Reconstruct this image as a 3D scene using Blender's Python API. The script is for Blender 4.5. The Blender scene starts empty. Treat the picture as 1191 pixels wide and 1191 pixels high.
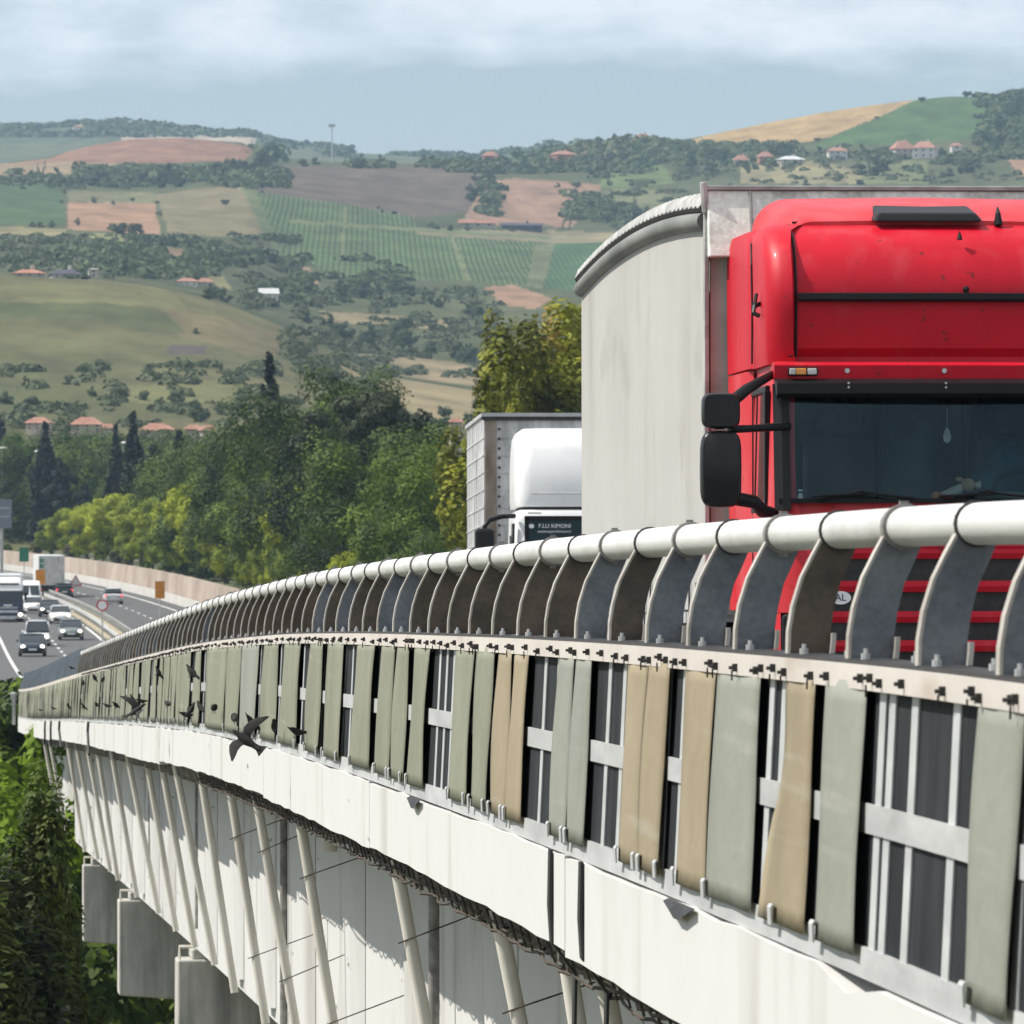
HAZE = 0.76e-4; SKY = .076; SUNS = 5.0; EXPO = .22; CLOUD = (10.8,11.4,12.0,1)
import bpy, math, random
import numpy as np
from mathutils import Vector, Matrix
R = random.Random(7)
NR = np.random.RandomState(11)
sc = bpy.context.scene
COL = sc.collection
F = 8400.0      # focal length in photo pixels (1191 wide)
CX, HY = 595.5, 580.0

def W(px, py, d):
    return ((px-CX)/F*d, d, (HY-py)/F*d)

# ------------------------------------------------------------------ materials
def newmat(name):
    m = bpy.data.materials.new(name); m.use_nodes = True
    nt = m.node_tree; b = nt.nodes['Principled BSDF']
    return m, nt, b

def mat(name, col, rough=.6, var=.18, scale=3.0, bump=0.0, metal=0.0, stretch=(1,1,1), col2=None, spec=.5,
        coat=0.0, detail=5.0, lo=.35, hi=.65, bscale=None, emit=None, estr=0.0, fine=0.0, streak=None, speck=None):
    m, nt, b = newmat(name)
    N = nt.nodes; L = nt.links
    b.inputs['Roughness'].default_value = rough
    b.inputs['Metallic'].default_value = metal
    b.inputs['Specular IOR Level'].default_value = spec
    b.inputs['Coat Weight'].default_value = coat
    b.inputs['Coat Roughness'].default_value = .16
    tc = N.new('ShaderNodeTexCoord'); mp = N.new('ShaderNodeMapping')
    mp.inputs['Scale'].default_value = stretch
    L.new(tc.outputs['Object'], mp.inputs['Vector'])
    no = N.new('ShaderNodeTexNoise'); no.inputs['Scale'].default_value = scale; no.inputs['Detail'].default_value = detail
    no.inputs['Roughness'].default_value = .6
    L.new(mp.outputs['Vector'], no.inputs['Vector'])
    rp = N.new('ShaderNodeValToRGB')
    c1 = tuple(max(0, c*(1-var)) for c in col[:3]); c2 = col2 if col2 else tuple(min(1, c*(1+var)) for c in col[:3])
    if col2: c1 = col[:3]
    rp.color_ramp.elements[0].position = lo; rp.color_ramp.elements[1].position = hi
    rp.color_ramp.elements[0].color = (*c1, 1); rp.color_ramp.elements[1].color = (*c2, 1)
    L.new(no.outputs['Fac'], rp.inputs['Fac'])
    out = rp.outputs['Color']
    if fine:
        n2 = N.new('ShaderNodeTexNoise'); n2.inputs['Scale'].default_value = scale*9; n2.inputs['Detail'].default_value = 3
        L.new(mp.outputs['Vector'], n2.inputs['Vector'])
        mr = N.new('ShaderNodeMapRange'); mr.inputs[1].default_value = .3; mr.inputs[2].default_value = .7
        mr.inputs[3].default_value = 1-fine; mr.inputs[4].default_value = 1+fine
        L.new(n2.outputs['Fac'], mr.inputs[0])
        mx = N.new('ShaderNodeVectorMath'); mx.operation = 'SCALE'
        L.new(out, mx.inputs[0]); L.new(mr.outputs[0], mx.inputs['Scale']); out = mx.outputs[0]
    def overlay(out, colr, amt, st, scl, lo_, hi_, det=3):
        mq = N.new('ShaderNodeMapping'); mq.inputs['Scale'].default_value = st; L.new(tc.outputs['Object'], mq.inputs['Vector'])
        nq = N.new('ShaderNodeTexNoise'); nq.inputs['Scale'].default_value = scl; nq.inputs['Detail'].default_value = det; L.new(mq.outputs[0], nq.inputs['Vector'])
        rq = N.new('ShaderNodeMapRange'); rq.inputs[1].default_value = lo_; rq.inputs[2].default_value = hi_; rq.inputs[4].default_value = amt
        L.new(nq.outputs['Fac'], rq.inputs[0])
        xq = N.new('ShaderNodeMix'); xq.data_type = 'RGBA'; xq.inputs[7].default_value = (*colr, 1)
        L.new(rq.outputs[0], xq.inputs[0]); L.new(out, xq.inputs[6]); return xq.outputs[2]
    if streak: out = overlay(out, *streak)
    if speck: out = overlay(out, *speck)
    L.new(out, b.inputs['Base Color'])
    if bump:
        bn = N.new('ShaderNodeTexNoise'); bn.inputs['Scale'].default_value = bscale or scale*6; bn.inputs['Detail'].default_value = 4
        L.new(mp.outputs['Vector'], bn.inputs['Vector'])
        bp = N.new('ShaderNodeBump'); bp.inputs['Strength'].default_value = bump; bp.inputs['Distance'].default_value = .05
        L.new(bn.outputs['Fac'], bp.inputs['Height']); L.new(bp.outputs['Normal'], b.inputs['Normal'])
    if emit:
        b.inputs['Emission Color'].default_value = (*emit, 1); b.inputs['Emission Strength'].default_value = estr
    return m

def glassmat(name, tint=(.55,.65,.62), gl=.9, rough=.02, gcol=None, ior=1.38):
    m, nt, b = newmat(name); N = nt.nodes; L = nt.links
    N.remove(b)
    tr = N.new('ShaderNodeBsdfTransparent'); tr.inputs[0].default_value = (*tint, 1)
    g = N.new('ShaderNodeBsdfGlossy'); g.inputs['Roughness'].default_value = rough; g.inputs[0].default_value = (*(gcol or (gl,gl,gl)),1)
    fr = N.new('ShaderNodeFresnel'); fr.inputs[0].default_value = ior
    mx = N.new('ShaderNodeMixShader')
    L.new(fr.outputs[0], mx.inputs[0]); L.new(tr.outputs[0], mx.inputs[1]); L.new(g.outputs[0], mx.inputs[2])
    L.new(mx.outputs[0], N['Material Output'].inputs[0])
    return m

def leafmat(name, c1, c2, scale=.5, trans=.3, c3=None):
    m, nt, b = newmat(name); N = nt.nodes; L = nt.links
    tc = N.new('ShaderNodeTexCoord')
    no = N.new('ShaderNodeTexNoise'); no.inputs['Scale'].default_value = scale; no.inputs['Detail'].default_value = 3
    L.new(tc.outputs['Object'], no.inputs['Vector'])
    n2 = N.new('ShaderNodeTexNoise'); n2.inputs['Scale'].default_value = scale*14; n2.inputs['Detail'].default_value = 1
    L.new(tc.outputs['Object'], n2.inputs['Vector'])
    oi = N.new('ShaderNodeObjectInfo')
    ad = N.new('ShaderNodeMath'); ad.operation = 'MULTIPLY_ADD'; ad.inputs[1].default_value = .26
    L.new(n2.outputs['Fac'], ad.inputs[0]); L.new(no.outputs['Fac'], ad.inputs[2])
    a2 = N.new('ShaderNodeMath'); a2.operation = 'MULTIPLY_ADD'; a2.inputs[1].default_value = .16
    L.new(oi.outputs['Random'], a2.inputs[0]); L.new(ad.outputs[0], a2.inputs[2])
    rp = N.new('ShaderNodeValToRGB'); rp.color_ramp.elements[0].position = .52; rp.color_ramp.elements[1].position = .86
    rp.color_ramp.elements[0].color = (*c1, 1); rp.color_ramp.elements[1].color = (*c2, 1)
    if c3:
        e = rp.color_ramp.elements.new(.82); e.color = (*c2, 1); rp.color_ramp.elements[2].position = .95; rp.color_ramp.elements[2].color = (*c3, 1)
    L.new(a2.outputs[0], rp.inputs['Fac'])
    L.new(rp.outputs['Color'], b.inputs['Base Color'])
    b.inputs['Roughness'].default_value = .65; b.inputs['Specular IOR Level'].default_value = .25
    t = N.new('ShaderNodeBsdfTranslucent'); L.new(rp.outputs['Color'], t.inputs[0])
    mx = N.new('ShaderNodeMixShader'); mx.inputs[0].default_value = trans
    L.new(b.outputs[0], mx.inputs[1]); L.new(t.outputs[0], mx.inputs[2])
    L.new(mx.outputs[0], N['Material Output'].inputs[0])
    return m

MT = {}
MT['white_conc'] = mat('white_concrete', (.44,.42,.385), .85, scale=1.1, stretch=(1,.14,.28), col2=(.58,.575,.56), lo=.25, hi=.42, bump=.05, bscale=14, fine=.015,
    streak=((.30,.26,.21), .55, (2.2,.45,.16), 1.6, .58, .74), speck=((.10,.085,.07), .8, (1,.14,1), 6.0, .71, .74))
MT['grey_conc'] = mat('grey_concrete', (.50,.485,.45), .9, var=.16, scale=1.1, stretch=(1,1,.4), bump=.2, bscale=12, fine=.08, streak=((.12,.11,.10), .6, (2,2,.12), 1.4, .52, .7))
MT['broken'] = mat('broken_concrete', (.06,.055,.05), .95, scale=7, col2=(.30,.27,.23), lo=.35, hi=.75, bump=.8, bscale=30)
MT['rebar'] = mat('rusty_bar', (.06,.045,.035), .9, var=.4, scale=9)
MT['drain'] = mat('drain_pipe_plastic', (.50,.46,.40), .6, scale=1.8, stretch=(3,3,.5), col2=(.70,.665,.60), lo=.3, hi=.6)
MT['rail_white'] = mat('rail_paint', (.44,.43,.41), .42, scale=3.0, col2=(.66,.655,.64), lo=.25, hi=.5, stretch=(1.,.2,1.), fine=.03, bump=.04, streak=((.22,.19,.16), .5, (1,.18,1), 2.6, .57, .75), speck=((.85,.85,.83), .6, (1,.2,1), 8, .68, .72))
MT['rib_blue'] = mat('galvanised_plate', (.10,.115,.13), .6, scale=5, col2=(.175,.19,.205), metal=.25, bump=.12, bscale=40, fine=.12)
MT['rib_brown'] = mat('rust_plate', (.060,.047,.036), .8, scale=5, col2=(.12,.09,.066), bump=.12, bscale=40, fine=.12)
MT['rib_edge'] = mat('plate_flange', (.33,.295,.255), .6, scale=5, col2=(.48,.45,.41))
MT['clamp'] = mat('clamp_steel', (.14,.135,.13), .6, scale=9, col2=(.30,.28,.26))
MT['clamp_dark'] = mat('clamp_strap', (.03,.03,.03), .7, var=.3)
MT['base_rail'] = mat('base_rail_paint', (.50,.455,.41), .6, scale=2.2, stretch=(1,.2,1), col2=(.61,.565,.52), lo=.3, hi=.6, fine=.03, streak=((.26,.15,.09), .55, (1,.2,.7), 4.0, .60, .75))
MT['bolt'] = mat('bolt_black', (.022,.02,.02), .6, var=.4, scale=20)
MT['upright'] = mat('pale_upright', (.38,.39,.39), .5, scale=5, stretch=(1,.2,1), col2=(.50,.51,.51))
MT['zinc'] = mat('zinc_steel', (.36,.365,.36), .55, scale=5, stretch=(1,.18,1), col2=(.50,.505,.50), metal=.1, fine=.04)
MT['panel_dark'] = mat('dark_panel', (.017,.019,.021), .8, scale=4, col2=(.034,.037,.040), stretch=(1,1,.3), spec=.12)
MT['guard'] = mat('faded_guard_panel', (.25,.28,.31), .5, scale=2, col2=(.34,.37,.40))
MT['strip_green'] = mat('green_strip', (.15,.155,.11), .7, scale=1.6, stretch=(.6,.42,.7), col2=(.27,.272,.20), lo=.1, hi=.9, bump=.10, bscale=16, fine=.025, streak=((.12,.115,.08), .32, (.6,.5,.22), 3.0, .54, .75), speck=((.42,.41,.36), .3, (.5,.10,3), 3, .62, .74))
MT['strip_grey'] = mat('grey_green_strip', (.19,.20,.165), .65, scale=1.6, stretch=(.6,.42,.7), col2=(.30,.307,.26), lo=.1, hi=.9, bump=.10, bscale=16, fine=.025, streak=((.12,.115,.08), .32, (.6,.5,.22), 3.0, .54, .75), speck=((.42,.41,.36), .3, (.5,.10,3), 3, .62, .74))
MT['strip_tan'] = mat('tan_strip', (.225,.18,.11), .75, scale=1.6, stretch=(.6,.42,.7), col2=(.34,.28,.185), lo=.1, hi=.9, bump=.10, bscale=16, fine=.025, streak=((.12,.115,.08), .32, (.6,.5,.22), 3.0, .54, .75), speck=((.42,.41,.36), .3, (.5,.10,3), 3, .62, .74))
MT['rubber'] = mat('black_rubber', (.016,.016,.016), .6, var=.3)
MT['asphalt'] = mat('asphalt', (.085,.084,.083), .9, var=.12, scale=.4, fine=.08)
MT['paint_white'] = mat('road_paint', (.62,.62,.6), .8, var=.15, scale=1)
MT['dry_verge'] = mat('dry_grass', (.30,.25,.16), .95, scale=.6, col2=(.44,.38,.27))
MT['pink_wall'] = mat('weathered_wall', (.27,.21,.165), .9, scale=.10, col2=(.42,.35,.29), stretch=(1,1,1.5), fine=.1)
MT['red'] = mat('red_truck_paint', (.50,.006,.020), .48, spec=.22, var=.10, scale=.9, coat=.04, fine=.04, streak=((.58,.13,.14), .22, (3,3,.35), 1.8, .52, .75), speck=((.10,.02,.02), .7, (1,1,1), 11, .70, .73))
MT['red_dirty'] = mat('dusty_red_paint', (.54,.011,.020), .45, spec=.25, scale=1.3, col2=(.60,.075,.085), lo=.35, hi=.8, coat=.04, fine=.04, streak=((.58,.16,.17), .30, (2.5,2.5,.3), 1.6, .50, .75), speck=((.12,.03,.03), .7, (1,1,1), 11, .69, .73))
MT['black_pl'] = mat('black_plastic', (.009,.009,.010), .45, var=.2, spec=.22)
MT['black_sheen'] = mat('mirror_housing', (.010,.010,.011), .36, var=.15, spec=.35)
MT['dark_in'] = mat('cab_interior', (.035,.05,.058), .8, var=.3)
MT['curtain'] = mat('cab_curtain', (.075,.04,.055), .9, var=.4, scale=6, stretch=(4,1,.3))
MT['seat'] = mat('seat_fabric', (.06,.05,.055), .9, var=.3)
MT['grey_dash'] = mat('dashboard', (.13,.17,.17), .7, var=.2)
MT['blue_cloth'] = mat('blue_cloth', (.02,.075,.12), .9, var=.4, scale=8)
MT['wind'] = glassmat('windscreen_glass', (.66,.77,.78), gl=.9, rough=.04, gcol=(.50,.78,.90), ior=1.5)
MT['wind_dark'] = glassmat('tinted_glass', (.16,.2,.2))
MT['canvas'] = mat('trailer_canvas', (.395,.382,.36), .8, scale=1.1, stretch=(1,.22,.3), col2=(.44,.428,.405), lo=.3, hi=.65, fine=.02, streak=((.27,.25,.22), .5, (1,.30,.10), 2.6, .54, .74), speck=((.24,.22,.195), .35, (1,.3,.6), 2.2, .60, .74))
MT['canvas_dirty'] = mat('dirty_trailer_board', (.36,.375,.33), .8, scale=3.0, col2=(.76,.80,.73), lo=.30, hi=.52, fine=.15)
MT['bulk'] = mat('bulkhead_panel', (.36,.385,.34), .8, scale=2.5, col2=(.52,.55,.49), streak=((.20,.19,.16), .6, (1,1,.1), 3, .52, .7))
MT['roof_tarp'] = mat('roof_tarp', (.26,.255,.245), .7, scale=5, col2=(.46,.455,.44))
MT['roll'] = mat('tarp_roll', (.13,.135,.125), .6, scale=2, col2=(.23,.235,.215), stretch=(1,.3,1))
MT['white_paint'] = mat('white_vehicle_paint', (.78,.78,.77), .35, var=.05, coat=.3)
MT['silver_panel'] = mat('weathered_alu', (.42,.42,.41), .5, scale=2.5, col2=(.72,.72,.71), fine=.14, stretch=(2,2,.5))
MT['brown_stain'] = mat('stained_post', (.16,.11,.075), .8, scale=3, col2=(.36,.31,.26), stretch=(1,1,.5))
MT['head'] = mat('headlamp_lit', (.9,.88,.8), .2, var=0, emit=(1,.90,.70), estr=3.5)
MT['lens'] = mat('clear_lens', (.55,.53,.5), .2, var=.2)
MT['amber'] = mat('amber_lens', (.75,.30,.06), .25, var=.2)
MT['tail'] = mat('red_lens', (.55,.03,.04), .25, var=.1)
MT['tail_on'] = mat('brake_light', (.7,.05,.05), .25, var=.1, emit=(1,.06,.06), estr=1.2)
MT['tyre'] = mat('tyre', (.014,.014,.014), .85, var=.2)
MT['rim'] = mat('wheel_rim', (.35,.35,.36), .4, metal=.6)
MT['chrome'] = mat('bare_metal', (.5,.5,.5), .3, metal=.8)
MT['navy'] = mat('navy_paint', (.012,.018,.03), .3, coat=.5)
MT['darkcar'] = mat('dark_teal_paint', (.02,.03,.035), .3, coat=.5)
MT['silver'] = mat('silver_paint', (.55,.56,.57), .4, metal=.1, coat=.3)
MT['greycar'] = mat('grey_green_paint', (.20,.225,.21), .35, metal=.3, coat=.4)
MT['bluetruck'] = mat('blue_truck_paint', (.018,.03,.07), .35, coat=.4)
MT['orange'] = mat('orange_board', (.62,.24,.015), .6, var=.15)
MT['green_sign'] = mat('green_board', (.01,.17,.10), .5)
MT['sign_red'] = mat('sign_red', (.55,.03,.04), .5)
MT['sign_white'] = mat('sign_white', (.8,.8,.8), .5, var=.04)
MT['sign_grey'] = mat('sign_back', (.16,.19,.23), .5)
MT['bark'] = mat('bark', (.07,.055,.042), .95, var=.35, scale=4, stretch=(1,1,.3), bump=.5)
MT['roof_tile'] = mat('roof_tile', (.27,.125,.085), .85, scale=.5, col2=(.38,.20,.145), fine=.15)
MT['plaster'] = mat('plaster', (.46,.40,.33), .85, var=.12, scale=.3)
MT['plaster_w'] = mat('white_plaster', (.60,.57,.52), .85, var=.08, scale=.3)
MT['brick'] = mat('brick_wall', (.36,.17,.11), .9, var=.15, scale=.4)
MT['shed'] = mat('dark_shed', (.06,.055,.075), .7, var=.3)
MT['window_dark'] = mat('window_dark', (.03,.035,.04), .2, var=.1)
MT['bird'] = mat('pigeon_feathers', (.010,.0095,.009), .85, scale=9, col2=(.03,.027,.025), lo=.4, hi=.8)
MT['beak'] = mat('beak', (.06,.05,.045), .6)
MT['ground'] = mat('valley_ground', (.035,.05,.018), .95, scale=.08, col2=(.11,.10,.045), fine=.3)
MT['toy_o'] = mat('orange_plush', (.52,.20,.08), .95); MT['toy_t'] = mat('tan_plush', (.46,.33,.20), .95)
MT['toy_g'] = mat('green_plush', (.10,.34,.24), .95); MT['toy_w'] = mat('white_plush', (.52,.50,.46), .95); MT['toy_r'] = mat('red_plush', (.45,.05,.07), .95)
LF = {}
LF['broad'] = leafmat('dark_broadleaf', (.005,.016,.001), (.074,.118,.007), .35, .10)
LF['broad2'] = leafmat('mid_broadleaf', (.010,.028,.002), (.112,.172,.010), .35, .12)
LF['grey'] = leafmat('grey_pine', (.010,.017,.005), (.048,.062,.020), .5, .12)
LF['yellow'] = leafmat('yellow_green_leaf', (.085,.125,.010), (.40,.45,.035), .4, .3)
LF['olive'] = leafmat('golden_tree_leaf', (.055,.065,.006), (.27,.28,.020), .35, .25, c3=(.28,.18,.045))
LF['conifer'] = leafmat('dark_conifer', (.004,.010,.003), (.018,.032,.011), .5, .1)
LF['cypress'] = leafmat('cypress_leaf', (.004,.009,.003), (.018,.028,.010), .6, .08)
LF['near'] = leafmat('acacia_leaf', (.004,.010,.002), (.080,.118,.010), .5, .14)
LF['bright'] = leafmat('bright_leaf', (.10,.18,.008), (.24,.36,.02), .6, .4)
LF['olean'] = leafmat('oleander', (.07,.085,.03), (.16,.15,.08), 1.2, .3, c3=(.62,.42,.38))
LF['hill'] = leafmat('hill_tree_leaf', (.040,.062,.024), (.090,.118,.042), .4, .25)
LF['hill2'] = leafmat('hill_tree_pale', (.060,.085,.034), (.115,.138,.056), .4, .25)
LF['scrub'] = leafmat('scrub_leaf', (.060,.084,.036), (.105,.122,.055), .02, .25)

# ------------------------------------------------------------------ objects
def link(o, parent=None):
    COL.objects.link(o)
    if parent is not None: o.parent = parent
    return o
def tag(o, label, cat, group=None, kind=None):
    o['label'] = label; o['category'] = cat
    if group: o['group'] = group
    if kind: o['kind'] = kind
    return o
def thing(name, label, cat, loc=(0,0,0), rot=(0,0,0), group=None):
    o = bpy.data.objects.new(name, None); o.empty_display_size = .3
    COL.objects.link(o); o.location = loc; o.rotation_euler = rot
    return tag(o, label, cat, group)
def dup(o, loc, rotz=None, scale=None, label=None, group=None, parent=None):
    c = o.copy(); COL.objects.link(c)
    if parent is not None: c.parent = parent
    else:
        c.location = loc
        if rotz is not None: c.rotation_euler = (o.rotation_euler.x, o.rotation_euler.y, rotz)
        if scale is not None: c.scale = scale
    if label: c['label'] = label
    if group: c['group'] = group
    for ch in list(o.children): dup(ch, None, parent=c)
    return c

class MB:
    def __init__(s): s.v = []; s.f = []; s.m = []; s.cur = 0
    def mesh(s, V, Fc):
        b = len(s.v); s.v += [tuple(p) for p in V]; s.f += [tuple(i+b for i in f) for f in Fc]; s.m += [s.cur]*len(Fc); return s
    def box(s, x0,x1,y0,y1,z0,z1, M=None):
        V = [(x,y,z) for z in (z0,z1) for y in (y0,y1) for x in (x0,x1)]
        if M is not None: V = [tuple(M @ Vector(p)) for p in V]
        return s.mesh(V, [(0,2,3,1),(4,5,7,6),(0,1,5,4),(2,6,7,3),(0,4,6,2),(1,3,7,5)])
    def hexa(s, A, B):      # two quads (4 pts each) joined
        return s.mesh(list(A)+list(B), [(3,2,1,0),(4,5,6,7),(0,1,5,4),(1,2,6,5),(2,3,7,6),(3,0,4,7)])
    def tube(s, P, r, n=8, cap=True):
        P = [Vector(p) for p in P]; V = []; k = len(P)
        rs = r if isinstance(r, (list,tuple)) else [r]*k
        up = Vector((0,0,1)); prev = None
        for i, p in enumerate(P):
            t = (P[min(i+1,k-1)]-P[max(i-1,0)]).normalized()
            if prev is None:
                a = up if abs(t.dot(up)) < .9 else Vector((1,0,0))
                e1 = t.cross(a).normalized()
            else:
                e1 = (prev - t*prev.dot(t)).normalized()
            prev = e1; e2 = t.cross(e1)
            for j in range(n):
                an = 2*math.pi*j/n
                V.append(p + (e1*math.cos(an)+e2*math.sin(an))*rs[i])
        Fc = [(i*n+j, i*n+(j+1)%n, (i+1)*n+(j+1)%n, (i+1)*n+j) for i in range(k-1) for j in range(n)]
        if cap: Fc += [tuple(range(n))[::-1], tuple((k-1)*n+j for j in range(n))]
        return s.mesh(V, Fc)
    def loft(s, rings, closed=True, cap=True):
        n = len(rings[0]); V = [p for r in rings for p in r]
        Fc = []
        for i in range(len(rings)-1):
            for j in range(n if closed else n-1):
                Fc.append((i*n+j, i*n+(j+1)%n, (i+1)*n+(j+1)%n, (i+1)*n+j))
        if cap and closed: Fc += [tuple(range(n))[::-1], tuple((len(rings)-1)*n+j for j in range(n))]
        return s.mesh(V, Fc)
    def grid(s, nu, nv, fn, skip=None):
        V = [fn(i/(nu), j/(nv)) for i in range(nu+1) for j in range(nv+1)]
        Fc = [(i*(nv+1)+j, (i+1)*(nv+1)+j, (i+1)*(nv+1)+j+1, i*(nv+1)+j+1) for i in range(nu) for j in range(nv) if not (skip and skip(i,j))]
        return s.mesh(V, Fc)
    def prism(s, poly, ax, a, b):
        def P(u,v,w):
            return {'x':(w,u,v),'y':(u,w,v),'z':(u,v,w)}[ax]
        n = len(poly); V = [P(u,v,a) for u,v in poly]+[P(u,v,b) for u,v in poly]
        Fc = [(i,(i+1)%n,n+(i+1)%n,n+i) for i in range(n)]+[tuple(range(n))[::-1], tuple(range(n,2*n))]
        return s.mesh(V, Fc)
    def ball(s, c, r, nu=10, nv=7):
        rx,ry,rz = r if isinstance(r,(tuple,list)) else (r,r,r)
        rings = []
        for i in range(nv+1):
            a = -math.pi/2+math.pi*i/nv; cr = max(math.cos(a), .02)
            rings.append([(c[0]+rx*cr*math.cos(2*math.pi*j/nu), c[1]+ry*cr*math.sin(2*math.pi*j/nu), c[2]+rz*math.sin(a)) for j in range(nu)])
        return s.loft(rings)
    def build(s, name, mats, parent=None, smooth=False, world=False, bevel=0, loc=None, seg=2, angle=None):
        me = bpy.data.meshes.new(name)
        V = s.v
        if world and parent is not None:
            inv = (Matrix.LocRotScale(parent.location, parent.rotation_euler, parent.scale)).inverted()
            V = [tuple(inv @ Vector(p)) for p in V]
        if loc is not None: V = [(p[0]-loc[0],p[1]-loc[1],p[2]-loc[2]) for p in V]
        me.from_pydata(V, [], s.f)
        if not isinstance(mats, (list,tuple)): mats = [mats]
        for m in mats: me.materials.append(m)
        if len(mats) > 1: me.polygons.foreach_set('material_index', s.m)
        import bmesh
        bm = bmesh.new(); bm.from_mesh(me); bmesh.ops.recalc_face_normals(bm, faces=bm.faces); bm.to_mesh(me); bm.free()
        if smooth:
            me.polygons.foreach_set('use_smooth', [True]*len(me.polygons))
            if angle:
                me.set_sharp_from_angle(angle=math.radians(angle))
        me.update()
        o = bpy.data.objects.new(name, me); link(o, parent)
        if loc is not None: o.location = loc
        if bevel:
            b = o.modifiers.new('bevel','BEVEL'); b.width = bevel; b.segments = seg; b.limit_method = 'ANGLE'
        return o

# ------------------------------------------------------------------ road geometry
KU = [-60,0,18.2,25,32.2,37.8,46,57,76,122,225,300,400,480,600,730,1000,1400]
KZ = [-1.35,-1.20,-1.27,-1.34,-1.44,-1.53,-1.67,-1.89,-2.36,-3.7,-6.75,-8.4,-9.6,-9.9,-9.7,-9.5,-9.5,-9.5]
def hermite(xs, ys, x):
    n = len(xs)
    if x <= xs[0]: return ys[0]
    if x >= xs[-1]: return ys[-1]
    i = max(k for k in range(n-1) if xs[k] <= x)
    def sl(k):
        if k == 0: return (ys[1]-ys[0])/(xs[1]-xs[0])
        if k == n-1: return (ys[-1]-ys[-2])/(xs[-1]-xs[-2])
        return (ys[k+1]-ys[k-1])/(xs[k+1]-xs[k-1])
    h = xs[i+1]-xs[i]; t = (x-xs[i])/h
    return (2*t**3-3*t*t+1)*ys[i]+(t**3-2*t*t+t)*h*sl(i)+(-2*t**3+3*t*t)*ys[i+1]+(t**3-t*t)*h*sl(i+1)
def dz(u): return hermite(KU, KZ, u)
def bend(u): return -3.5*((u-500)/230)**2 if u > 500 else 0.0
NX, NY = 1/math.hypot(1,.08), .08/math.hypot(1,.08)
def BP(u, s, h): return (2.65-.08*u+bend(u)+NX*s, u+NY*s, dz(u)+h)
def arange(a, b, st):
    n = max(1, int(round((b-a)/st))); return [a+(b-a)*i/n for i in range(n+1)]
def sweep(mb, prof, us, closed=True, cap=True):
    return mb.loft([[BP(u,s,h) for s,h in prof] for u in us], closed, cap)
def rect(s0,s1,h0,h1): return [(s0,h0),(s1,h0),(s1,h1),(s0,h1)]
def ud(px, s=0.0):     # depth along the barrier seen at a photo column
    return (2.65+s)/((px-CX)/F+.08)

# road (setting)
mb = MB(); sweep(mb, rect(.25,21.2,-.35,-.05), arange(-5,60,5)+arange(70,1300,15))
o = mb.build('road', MT['asphalt']); o['kind'] = 'structure'
mb = MB()
def strip(s0, s1, u0, u1, st=12):
    us = arange(u0,u1,st); mb.loft([[BP(u,s0,-.04),BP(u,s1,-.04)] for u in us], closed=False, cap=False)
strip(1.9,2.1,5,1100); strip(9.0,9.2,5,1100); strip(11.7,11.9,230,1100); strip(19.1,19.35,230,1100)
u = 10
while u < 900:
    strip(5.5,5.68,u,u+4.5,4.5)
    if u > 230: strip(15.4,15.58,u,u+4.5,4.5)
    u += 12
o = mb.build('road_markings', MT['paint_white']); o['kind'] = 'structure'
mb = MB(); sweep(mb, rect(9.5,11.4,-.3,.10), arange(232,1100,12)); o = mb.build('median_verge', MT['dry_verge']); o['kind'] = 'structure'
mb = MB(); sweep(mb, rect(-1.6,.24,-.5,.02), arange(228,1100,12)); o = mb.build('road_shoulder', MT['dry_verge']); o['kind'] = 'structure'

# ------------------------------------------------------------------ viaduct
via = thing('viaduct', 'white painted concrete motorway viaduct running away to the left on stepped grey piers', 'bridge', BP(18,0,-.5))
def vb(mb, name, m, parent=via, **k): return mb.build(name, m, parent, world=True, **k)
ULONG = arange(8,60,2)+arange(63,226,6)
# fascia with a slightly ragged upper edge and joints
mb = MB()
js = [8, 30.0, 43.5, 57.5, 68.5, 84, 99, 117, 140, 163, 190, 226]
for a, b in zip(js[:-1], js[1:]):
    us = arange(a+.012, b-.012, .7)
    rings = []
    hb = -.485 + R.uniform(-.025,.025)
    for u in us:
        t = -.08 + R.uniform(-.012,.006) - (.05 if R.random() < .05 else 0)
        bt = hb + R.uniform(-.008,.008)
        rings.append([BP(u,s,h) for s,h in ((-.03,bt),(.22,bt),(.22,t),(-.03,t))])
    mb.loft(rings)
vb(mb, 'fascia', MT['white_conc'])
mb = MB(); sweep(mb, [(.21,-.40),(1.3,-.62),(1.3,-.36),(.24,-.06)], ULONG); sweep(mb, rect(1.31,20,-.62,-.36), ULONG)
vb(mb, 'deck_slab', MT['grey_conc'])
# broken, corroded soffit edge
mb = MB(); rings = []
for u in arange(9,200,.22):
    a = .10+R.uniform(-.02,.03); d = -.615+R.uniform(-.03,.035)
    rings.append([BP(u,s,h) for s,h in ((a,-.45),(.9,-.60),(.9,d-.06),(a+.03,d))])
mb.loft(rings); vb(mb, 'soffit_edge', MT['broken'])
mb = MB()
for k in range(3):
    P = []
    u = 12.0
    while u < 75:
        P.append(BP(u, .075+R.uniform(-.015,.03), -.53-.045*k+R.uniform(-.012,.012))); u += .12+R.random()*.16
    mb.tube(P, .008, 4, False)
u = 12
while u < 75:
    h = -.52; mb.tube([BP(u,.06,h),BP(u+R.uniform(-.06,.06),.09,h-.10)], .006, 4)
    if R.random() < .008:
        h = -.6; q = [BP(u,.05,h)]
        for i in range(4): q.append(BP(u+R.uniform(-.1,.15)*(i+1)*.6,.05-.02*i,h-.07*(i+1)))
        mb.tube(q, .007, 4)
    u += .38+R.random()*.3
o = vb(mb, 'exposed_rebar', MT['rebar']); o['label'] = 'tangle of rusty reinforcing bars poking from the broken deck edge'
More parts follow.
